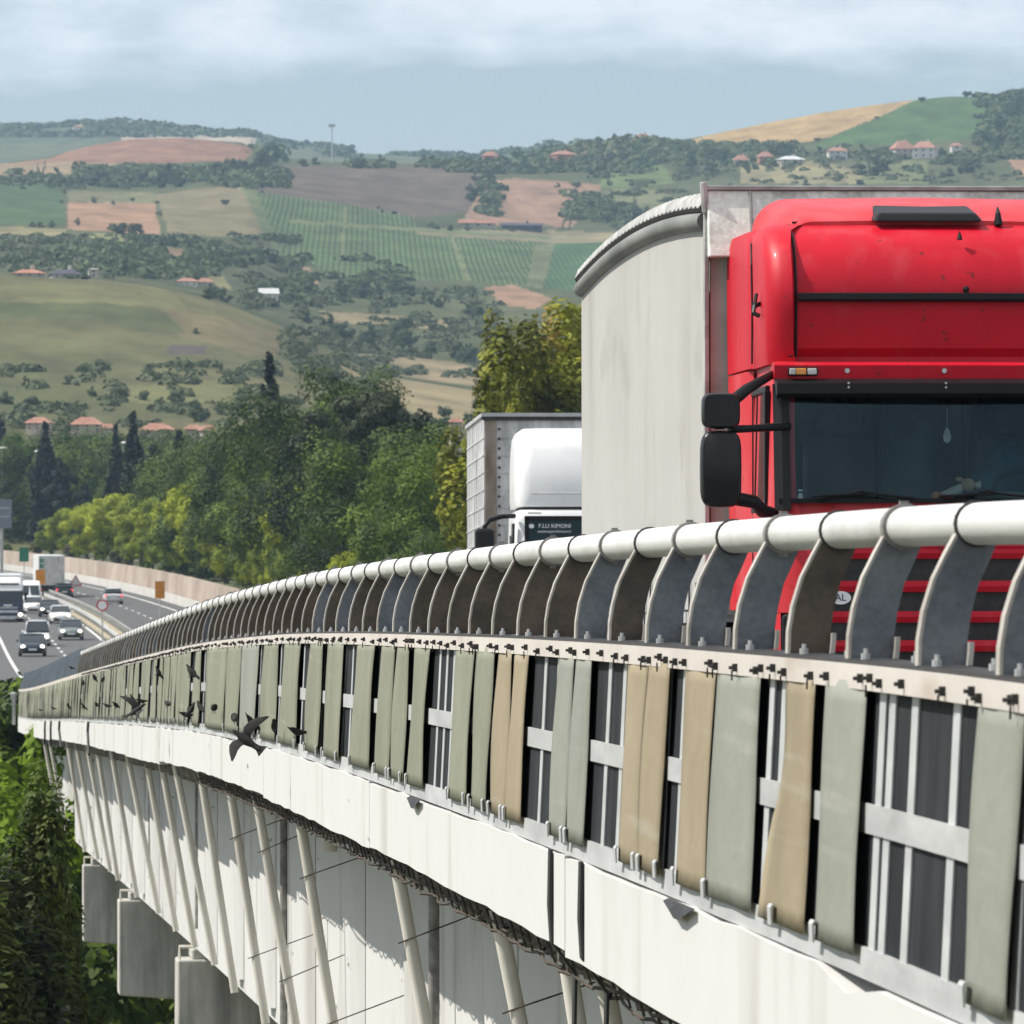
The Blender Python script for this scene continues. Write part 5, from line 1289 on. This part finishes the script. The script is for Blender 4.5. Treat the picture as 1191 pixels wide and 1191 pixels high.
# mesh
nr, nc = PX.shape
V = np.stack([XX,D,Z],-1).reshape(-1,3)
idx = np.arange(nr*nc).reshape(nr,nc)
Q = np.stack([idx[:-1,:-1],idx[:-1,1:],idx[1:,1:],idx[1:,:-1]],-1).reshape(-1,4)
me = bpy.data.meshes.new('hills'); me.vertices.add(len(V)); me.vertices.foreach_set('co',V.reshape(-1))
me.loops.add(Q.size); me.loops.foreach_set('vertex_index',Q.reshape(-1)); me.polygons.add(len(Q)); me.polygons.foreach_set('loop_start',np.arange(0,Q.size,4)); me.polygons.foreach_set('loop_total',np.full(len(Q),4))
me.polygons.foreach_set('use_smooth',np.ones(len(Q),bool))
ca = me.color_attributes.new('land','FLOAT_COLOR','POINT'); ca.data.foreach_set('color', np.concatenate([C3.reshape(-1,3),np.ones((nr*nc,1))],1).reshape(-1))
va = me.attributes.new('vine','FLOAT','POINT'); va.data.foreach_set('value', VN.reshape(-1))
me.update(calc_edges=True)
hm, nt, b = newmat('hill_fields'); N=nt.nodes; L=nt.links
at = N.new('ShaderNodeAttribute'); at.attribute_name='land'; av = N.new('ShaderNodeAttribute'); av.attribute_name='vine'
ge = N.new('ShaderNodeNewGeometry'); mp = N.new('ShaderNodeMapping'); mp.inputs['Scale'].default_value=(1,.35,.6); L.new(ge.outputs['Position'],mp.inputs[0])
no = N.new('ShaderNodeTexNoise'); no.inputs['Scale'].default_value=.07; no.inputs['Detail'].default_value=8; no.inputs['Roughness'].default_value=.7; L.new(mp.outputs[0],no.inputs[0])
mr = N.new('ShaderNodeMapRange'); mr.inputs[1].default_value=.3; mr.inputs[2].default_value=.7; mr.inputs[3].default_value=.60; mr.inputs[4].default_value=1.38; L.new(no.outputs[0],mr.inputs[0])
m1 = N.new('ShaderNodeVectorMath'); m1.operation='SCALE'; L.new(at.outputs['Color'],m1.inputs[0]); L.new(mr.outputs[0],m1.inputs['Scale'])
wv = N.new('ShaderNodeTexWave'); wv.wave_type='BANDS'; wv.bands_direction='X'; wv.inputs['Scale'].default_value=.17; wv.inputs['Distortion'].default_value=1.2; wv.inputs['Detail Scale'].default_value=.05
m2 = N.new('ShaderNodeMapping'); m2.inputs['Rotation'].default_value=(0,0,-.02); L.new(ge.outputs['Position'],m2.inputs[0]); L.new(m2.outputs[0],wv.inputs[0])
wr = N.new('ShaderNodeMapRange'); wr.inputs[1].default_value=.35; wr.inputs[2].default_value=.65; wr.inputs[3].default_value=.72; wr.inputs[4].default_value=1.3; L.new(wv.outputs['Fac'],wr.inputs[0])
mm = N.new('ShaderNodeMix'); mm.data_type='FLOAT'; mm.inputs[2].default_value=1; L.new(av.outputs['Fac'],mm.inputs[0]); L.new(wr.outputs[0],mm.inputs[3])
m3 = N.new('ShaderNodeVectorMath'); m3.operation='SCALE'; L.new(m1.outputs[0],m3.inputs[0]); L.new(mm.outputs[0],m3.inputs['Scale']); L.new(m3.outputs[0],b.inputs['Base Color'])
b.inputs['Roughness'].default_value=.95; b.inputs['Specular IOR Level'].default_value=.1
me.materials.append(hm)
o = bpy.data.objects.new('hills', me); COL.objects.link(o); o['kind']='structure'

def hill_at(px, py, dmin=1000, dmax=6000):
    """first visible hill point at a photo position"""
    j = int(np.clip(round((px-Xp[0])/2.5),0,nc-1)); col = PY[:,j]; dd = D[:,j]
    best = None; cur = 1e9
    for i in range(nr):
        if col[i] < cur:
            if dd[i] >= dmin and cur >= py >= col[i]:
                t = (cur-py)/max(1e-6,cur-col[i]) if cur < 1e8 else 1
                d = dd[i-1]+(dd[i]-dd[i-1])*t if i else dd[i]
                return W(px,py,d)
            cur = col[i]
    i = int(np.argmin(np.where((dd>=dmin)&(dd<=dmax),np.abs(col-py),1e9))); return (XX[i,j],dd[i],Z[i,j])

# hill trees: a few crown meshes shared by individual trees
def small_tree(name, seed, leaf, label, group, n=800, squash=.9, env=None, rx=.5):
    P,Nn,cs = crown_pts(n,rx,.5*squash,.5*squash,16,seed,(.25,.5),env=env)
    me = quads_mesh(name,P,Nn,.075*(.7+.7*np.random.RandomState(seed).rand(n)),LF[leaf],1.3)
    o = bpy.data.objects.new(name,me); link(o); tag(o,label,'tree',group); return o
GH = 'trees scattered over the far hills'
HT = [small_tree('hill_tree',60+i,'hill' if i < 4 else 'hill2','dark round tree on the hazy far hillside' if i < 4 else 'pale green tree on the hazy far hillside',GH,squash=[.8,.95,1.05,.7,.85,.7][i]) for i in range(6)]
HC = small_tree('hill_cypress',70,'hill','narrow dark cypress on the hazy far hillside','cypresses on the far hills',260,2.0,lambda t:max(.2,1-.8*t),.32)
used = {}
cntT = 0
def htree(px, py, wpx, hpx=None, k=None, o=None):
    """a tree whose foot is seen at px,py and whose crown is wpx wide"""
    global cntT
    p = hill_at(px,py); w = wpx/F*p[1]
    src = o or HT[R.randrange(4) if k is None else k]
    if src.name in used: c = dup(src,(0,0,0))
    else: used[src.name]=1; c = src
    s = w; sz = (hpx/wpx if hpx else R.uniform(.8,1.1))
    c.location=(p[0],p[1],p[2]-.08*w); c.scale=(s,s,s*sz); c.rotation_euler=(0,0,R.uniform(0,6.28)); cntT += 1
    return c
def clump(x0,y0,x1,y1,n,w0,w1,ks=(0,1,2,3)):
    for i in range(max(1,round(n*.58))):
        t = R.random(); htree(x0+(x1-x0)*t+R.uniform(-3,3), y0+(y1-y0)*t+R.uniform(-3,3), R.uniform(w0,w1), k=R.choice(ks))
clump(105,214,215,216,17,14,24); clump(185,212,322,196,22,14,26); clump(285,190,325,192,7,16,24); clump(0,210,100,212,12,10,18)
clump(65,197,110,194,6,9,14); clump(340,192,372,194,5,9,13); clump(405,193,455,193,9,10,15); clump(488,192,530,191,8,10,15)
clump(545,240,575,195,12,9,14); clump(530,192,620,197,12,9,15); clump(600,198,690,200,14,10,16); clump(690,188,760,187,10,9,15)
clump(770,188,850,186,12,12,20); clump(850,178,920,186,10,12,20); clump(790,196,900,200,10,10,16); clump(690,230,670,260,8,9,14); clump(700,245,760,262,10,12,20)
clump(1155,165,1191,120,16,14,24); clump(1140,170,1191,180,10,16,26); clump(1000,205,1040,200,5,14,24); clump(1060,210,1180,190,12,10,18); clump(950,178,1010,182,8,8,14)
clump(935,214,1000,214,6,10,16); clump(1040,180,1110,178,8,8,13)
clump(130,270,160,272,4,16,26); clump(60,300,120,285,9,10,16,(0,1,4,5)); clump(120,312,200,318,16,12,20); clump(190,285,240,290,8,10,16); clump(240,285,320,310,14,9,15,(0,4,5,1))
clump(245,345,300,358,7,14,20); clump(290,330,345,355,12,12,20); clump(300,300,325,305,4,12,18); clump(0,305,60,312,9,9,15); clump(355,345,440,345,14,14,24); clump(440,335,520,360,12,12,20)
clump(400,395,560,420,20,16,28); clump(340,372,400,385,7,12,18); clump(450,380,560,390,10,12,20); clump(540,360,580,400,6,14,22)
clump(20,440,120,455,5,8,13); clump(150,465,260,480,9,16,24,(4,5,0)); clump(0,470,60,480,7,16,24,(4,5)); clump(230,490,300,470,9,18,28); clump(100,460,140,462,3,12,18); clump(480,500,560,495,6,22,34)
clump(72,262,76,216,6,5,8); clump(182,232,188,270,5,5,8); clump(563,196,540,246,9,8,13); clump(486,262,640,275,10,5,9); clump(300,222,480,250,7,4,7); clump(100,236,180,234,5,5,8); clump(700,218,760,214,6,6,9); clump(0,262,70,268,6,6,10); clump(205,322,190,292,4,6,9)
for px,py,w in ((262,238,11),(596,180,10),(1020,138,6),(1072,118,9),(1124,112,12),(602,184,18),(670,218,12),(648,218,8),(90,262,9),(228,388,10),(950,164,8),(520,350,8),(435,192,6)): htree(px,py,w)
for px,py,w,h in ((656,268,6,14),(664,268,6,14),(700,262,7,18),(705,262,7,16),(738,250,8,22),(52,206,7,16),(44,207,7,14),(1010,200,7,14)): htree(px,py,w*1.7,h*.7,o=HC)
# far ridge woods and olive scrub: too many to count
def scrub(name, regions, leaf, label, size=(1.4,3.2), per=24, seed=80):
    rs = np.random.RandomState(seed); Cs=[]; Ns=[]; Ss=[]
    for (x0,y0,x1,y1,n,msc) in regions:
        for _ in range(n):
            px = rs.uniform(x0,x1); py = rs.uniform(y0,y1)
            if vnoise(np.array([px/22.]),np.array([py/9.]),91)[0] < msc: continue
            p = hill_at(px,py); r = rs.uniform(*size)*(p[1]/2000)**.3
            d = unit(rs.randn(per,3)); d[:,2]=np.abs(d[:,2])
            Cs.append(np.array(p)+d*np.array([r,r,r*.5])*.8); Ns.append(unit(d+rs.randn(per,3)*.5+np.array([0,0,.3]))); Ss.append(r*(.28+.3*rs.rand(per)))
    me = quads_mesh(name,np.concatenate(Cs),np.concatenate(Ns),np.concatenate(Ss),LF[leaf],1.3)
    o = bpy.data.objects.new(name,me); COL.objects.link(o); tag(o,label,'scrub',kind='stuff'); return o
scrub('hillside_scrub',[(0,424,330,500,600,.64),(330,430,430,470,200,.45),(330,335,580,440,1000,.42),(60,275,345,325,700,.42),(0,275,60,318,140,.35),(280,320,350,360,200,.35),(690,195,850,270,350,.5),(860,170,1191,214,300,.5),(520,180,700,200,160,.4),(0,205,330,220,200,.45)],'scrub','mixed scrub and olive trees covering the lower hillsides')
scrub('hill_hedgerows',[(105,196,330,218,330,.30),(0,200,105,214,80,.35),(530,178,760,202,280,.33),(765,168,925,194,300,.28),(1140,105,1205,186,260,.15),(400,187,545,196,90,.3),(60,286,330,322,260,.40),(560,255,580,200,40,.1),(300,300,470,350,200,.42),(930,180,1140,192,110,.4),(660,225,760,268,120,.4)],'hill','dense hedgerows and small woods between the far fields',(2.6,5.2),26,88)
scrub('ridge_wood',[(0,142,300,160,700,.35),(300,160,560,186,450,.4),(560,164,780,182,300,.4)],'hill','bluish woods along the far ridge',(4,8),9,82)
# radio mast
p = hill_at(386,189); m_ = thing('radio_mast','thin pale radio mast with a small head standing on the hill crest','mast',p)
H = 45/F*p[1]; mb = MB(); mb.tube([(0,0,-1),(0,0,H)],[.42,.25],6); mb.build('mast_pole',MT['zinc'],m_)
mb = MB(); mb.box(-1.6,1.6,-.5,.5,H-1.5,H-.2); mb.build('mast_head',MT['zinc'],m_)
# street lamps beyond the traffic
for px,yt,d in ((42,525,1000),(109,524,1000),(143,515,960),(2,521,1010)):
    x,y,zt = W(px,yt,d); g = thing('street_lamp','grey street lamp with a pale head above the trees beyond the road','street lamp',(x,y,-9.5),group='street lamps beyond the traffic')
    h = zt+9.5; mb = MB(); mb.tube([(0,0,0),(0,0,h-.1),(.15,0,h)],[.06,.045,.04],6); mb.build('post',MT['zinc'],g)
    mb = MB(); mb.ball((.3,0,h),(.55,.25,.15)); mb.build('lamp_head',MT['sign_white'],g,smooth=True)

# ------------------------------------------------------------------ houses
def house(px, py, wpx, hpx, label, wall='plaster', roof='roof_tile', d=None, deep=.8, rot=0.2, hip=True, nwin=3, storeys=2, name='house', rfrac=.35, zoff=0, group=None, cat='house'):
    p = W(px,py,d) if d else hill_at(px,py)
    k = p[1]/F; w = wpx*k; h = hpx*k; hb = h*(1-rfrac); dp = w*deep
    g = thing(name,label,cat,(p[0],p[1]+dp/2,p[2]),(0,0,rot),group)
    mb = MB(); mb.box(-w/2,w/2,-dp/2,dp/2,-4,hb); mb.build('wall',MT[wall],g)
    e = w*.04+.25; mb = MB()
    A=[(-w/2-e,-dp/2-e,hb-.02),(w/2+e,-dp/2-e,hb-.02),(w/2+e,dp/2+e,hb-.02),(-w/2-e,dp/2+e,hb-.02)]
    hx = w*.22 if hip else w/2+e
    Rg=[(-hx,0,h),(hx,0,h)]
    mb.mesh(A+Rg,[(0,1,5,4),(1,2,5),(2,3,4,5),(3,0,4),(3,2,1,0)]); rf = mb.build('roof',MT[roof],g)
    if w > 6:
        mb = MB(); mb.box(w*.12,w*.12+.7,.3,1.0,hb,h+.9); mb.build('chimney',MT[wall],rf)
    sh = hb/storeys
    for s in range(storeys):
        for i in range(nwin):
            x = -w/2+w*(i+.5)/nwin; z = sh*s+sh*.35; ww = min(1.1,w/nwin*.22); wh = min(1.5,sh*.42)
            mb = MB(); mb.box(x-ww/2,x+ww/2,-dp/2-.06,-dp/2+.02,z,z+wh); mb.build('window',MT['window_dark'],g)
    return g
house(100,502,34,17,'red roofed village house at the left of the village row',d=1080,rot=.1,rfrac=.5,wall='plaster')
house(45,500,26,15,'pinkish village house behind dark trees at far left',d=1090,rot=-.2,rfrac=.45)
house(182,506,38,14,'wide village house with a salmon hipped roof between two cypresses',d=1060,rot=.15,rfrac=.6)
house(225,508,20,14,'narrow cream village house right of the cypress',d=1070,rot=0,rfrac=.35)
house(242,510,18,16,'pale orange village house beside the wood',d=1060,rot=.3,rfrac=.4)
house(125,505,16,12,'small white village house behind the tall cypress',d=1085,wall='plaster_w',rfrac=.4,rot=-.1)
house(530,498,14,12,'cream house half hidden by the wood at its right end',d=1060,rfrac=.4)
house(217,332,24,9,'white farmhouse with red roof on the hill shoulder',wall='plaster_w',rfrac=.45,rot=.1)
house(238,332,18,9,'low red roofed annex touching the white farmhouse',rfrac=.55,rot=.1)
house(312,348,20,13,'pale grey gabled house among trees right of the farmhouse',wall='plaster_w',roof='silver_panel',rfrac=.5,hip=False)
house(108,323,11,11,'small cream tower house behind the front hill crest',wall='plaster',roof='plaster',rfrac=.1,nwin=1)
house(75,324,34,11,'grey roofed farm building behind the front hill crest',wall='plaster_w',roof='shed',rfrac=.5)
house(32,322,34,9,'long brownish farm shed at the left behind the crest',wall='plaster',roof='brick',rfrac=.5)
house(607,268,46,9,'long dark shed below the pink field',wall='shed',roof='shed',rfrac=.35,deep=.25,storeys=1,hip=False,name='farm_shed',cat='shed')
house(555,264,40,9,'long low shed with pinkish roof left of the dark shed',wall='plaster',roof='roof_tile',rfrac=.5,deep=.25,storeys=1,hip=False,name='farm_shed',cat='shed')
house(655,188,24,13,'orange brick house on the ridge behind the golden field',wall='brick',roof='roof_tile',rfrac=.35,rot=.4)
house(570,189,16,13,'small brick house left of the ridge hedge',wall='brick',rfrac=.4)
house(748,164,20,9,'red roofed house on the crest of the golden hill',wall='brick',rfrac=.65)
house(974,186,22,15,'white two storey house with flat red roof below the green field',wall='plaster_w',rfrac=.3,rot=.1)
house(1050,183,24,20,'tall house with broad red roof below the green field',wall='plaster',rfrac=.5,rot=.3)
house(1076,184,26,20,'white house with red hipped roof right of the tall one',wall='plaster_w',rfrac=.4,rot=-.2)
house(1112,180,12,14,'narrow white house at the edge of the hill wood',wall='plaster_w',rfrac=.25,nwin=1)
house(890,190,16,14,'pinkish red roofed house left of the pale cottages',wall='brick',rfrac=.45)
house(920,192,28,11,'long pale cottage with grey roof above the trailer',wall='plaster',roof='silver_panel',rfrac=.4)
house(862,192,16,12,'small red roofed house above the trailer header',wall='plaster',rfrac=.5)
house(150,196,22,8,'low farmhouse with salmon roof under the brown hump',rfrac=.6)
house(92,151,14,6,'pale house on the far blue ridge',wall='plaster_w',rfrac=.4)

# ------------------------------------------------------------------ haze
mb = MB(); mb.box(-1500,1500,-170,6400,-45,330)
hz, nt, b = newmat('haze_air'); nt.nodes.remove(b)
pv = nt.nodes.new('ShaderNodeVolumePrincipled'); pv.inputs['Color'].default_value=(.54,.76,1.0,1); pv.inputs['Density'].default_value=HAZE; pv.inputs['Anisotropy'].default_value=.0
nt.links.new(pv.outputs[0], nt.nodes['Material Output'].inputs['Volume'])
o = mb.build('haze', hz); o['kind']='stuff'

# ------------------------------------------------------------------ sky, sun, camera
SUN = Vector((-.62,.05,.76)).normalized()
el = math.asin(SUN.z); az = math.atan2(SUN.x, SUN.y)
w = bpy.data.worlds.new('World'); sc.world = w; w.use_nodes = True
nt = w.node_tree; N = nt.nodes; L = nt.links
bg = N['Background']; bg.inputs['Strength'].default_value = SKY
sk = N.new('ShaderNodeTexSky'); sk.sky_type='NISHITA'; sk.sun_disc=False; sk.sun_elevation=el; sk.sun_rotation=az; sk.altitude=100; sk.air_density=1.0; sk.dust_density=.25; sk.ozone_density=5.0
tc = N.new('ShaderNodeTexCoord'); mp = N.new('ShaderNodeMapping'); mp.inputs['Scale'].default_value=(34,34,95); L.new(tc.outputs['Generated'],mp.inputs[0])
no = N.new('ShaderNodeTexNoise'); no.inputs['Scale'].default_value=1; no.inputs['Detail'].default_value=7; no.inputs['Roughness'].default_value=.55; L.new(mp.outputs[0],no.inputs[0])
sp = N.new('ShaderNodeSeparateXYZ'); L.new(tc.outputs['Generated'],sp.inputs[0])
r1 = N.new('ShaderNodeMapRange'); r1.inputs[1].default_value=.055; r1.inputs[2].default_value=.0625; r1.inputs[3].default_value=-.24; r1.inputs[4].default_value=.12; L.new(sp.outputs['Z'],r1.inputs[0])
ad = N.new('ShaderNodeMath'); ad.operation='ADD'; L.new(no.outputs[0],ad.inputs[0]); L.new(r1.outputs[0],ad.inputs[1])
r2 = N.new('ShaderNodeMapRange'); r2.inputs[1].default_value=.40; r2.inputs[2].default_value=.72; L.new(ad.outputs[0],r2.inputs[0]); r2.inputs[3].default_value=.20; r2.inputs[4].default_value=.95
mx = N.new('ShaderNodeMix'); mx.data_type='RGBA'; L.new(r2.outputs[0],mx.inputs[0]); L.new(sk.outputs[0],mx.inputs[6]); mx.inputs[7].default_value=CLOUD
L.new(mx.outputs[2],bg.inputs['Color'])
sl = bpy.data.lights.new('sun','SUN'); sl.energy=SUNS; sl.angle=math.radians(.5); sl.color=(1,.95,.87)
so = bpy.data.objects.new('sun',sl); COL.objects.link(so); so.rotation_euler=SUN.to_track_quat('Z','Y').to_euler(); so.location=(-30,20,60)
cd = bpy.data.cameras.new('camera'); cd.sensor_width=36; cd.lens=36*F/1191; cd.clip_start=1; cd.clip_end=20000
cd.dof.use_dof=True; cd.dof.focus_distance=42; cd.dof.aperture_fstop=20
co = bpy.data.objects.new('camera',cd); COL.objects.link(co); co.location=(0,0,0); co.rotation_euler=(math.pi/2-15.5/F,0,0)
sc.camera = co
sc.view_settings.view_transform='Standard'; sc.view_settings.look='None'; sc.view_settings.exposure=EXPO; sc.view_settings.gamma=1
print('hill trees', cntT, 'objects', len(bpy.data.objects))
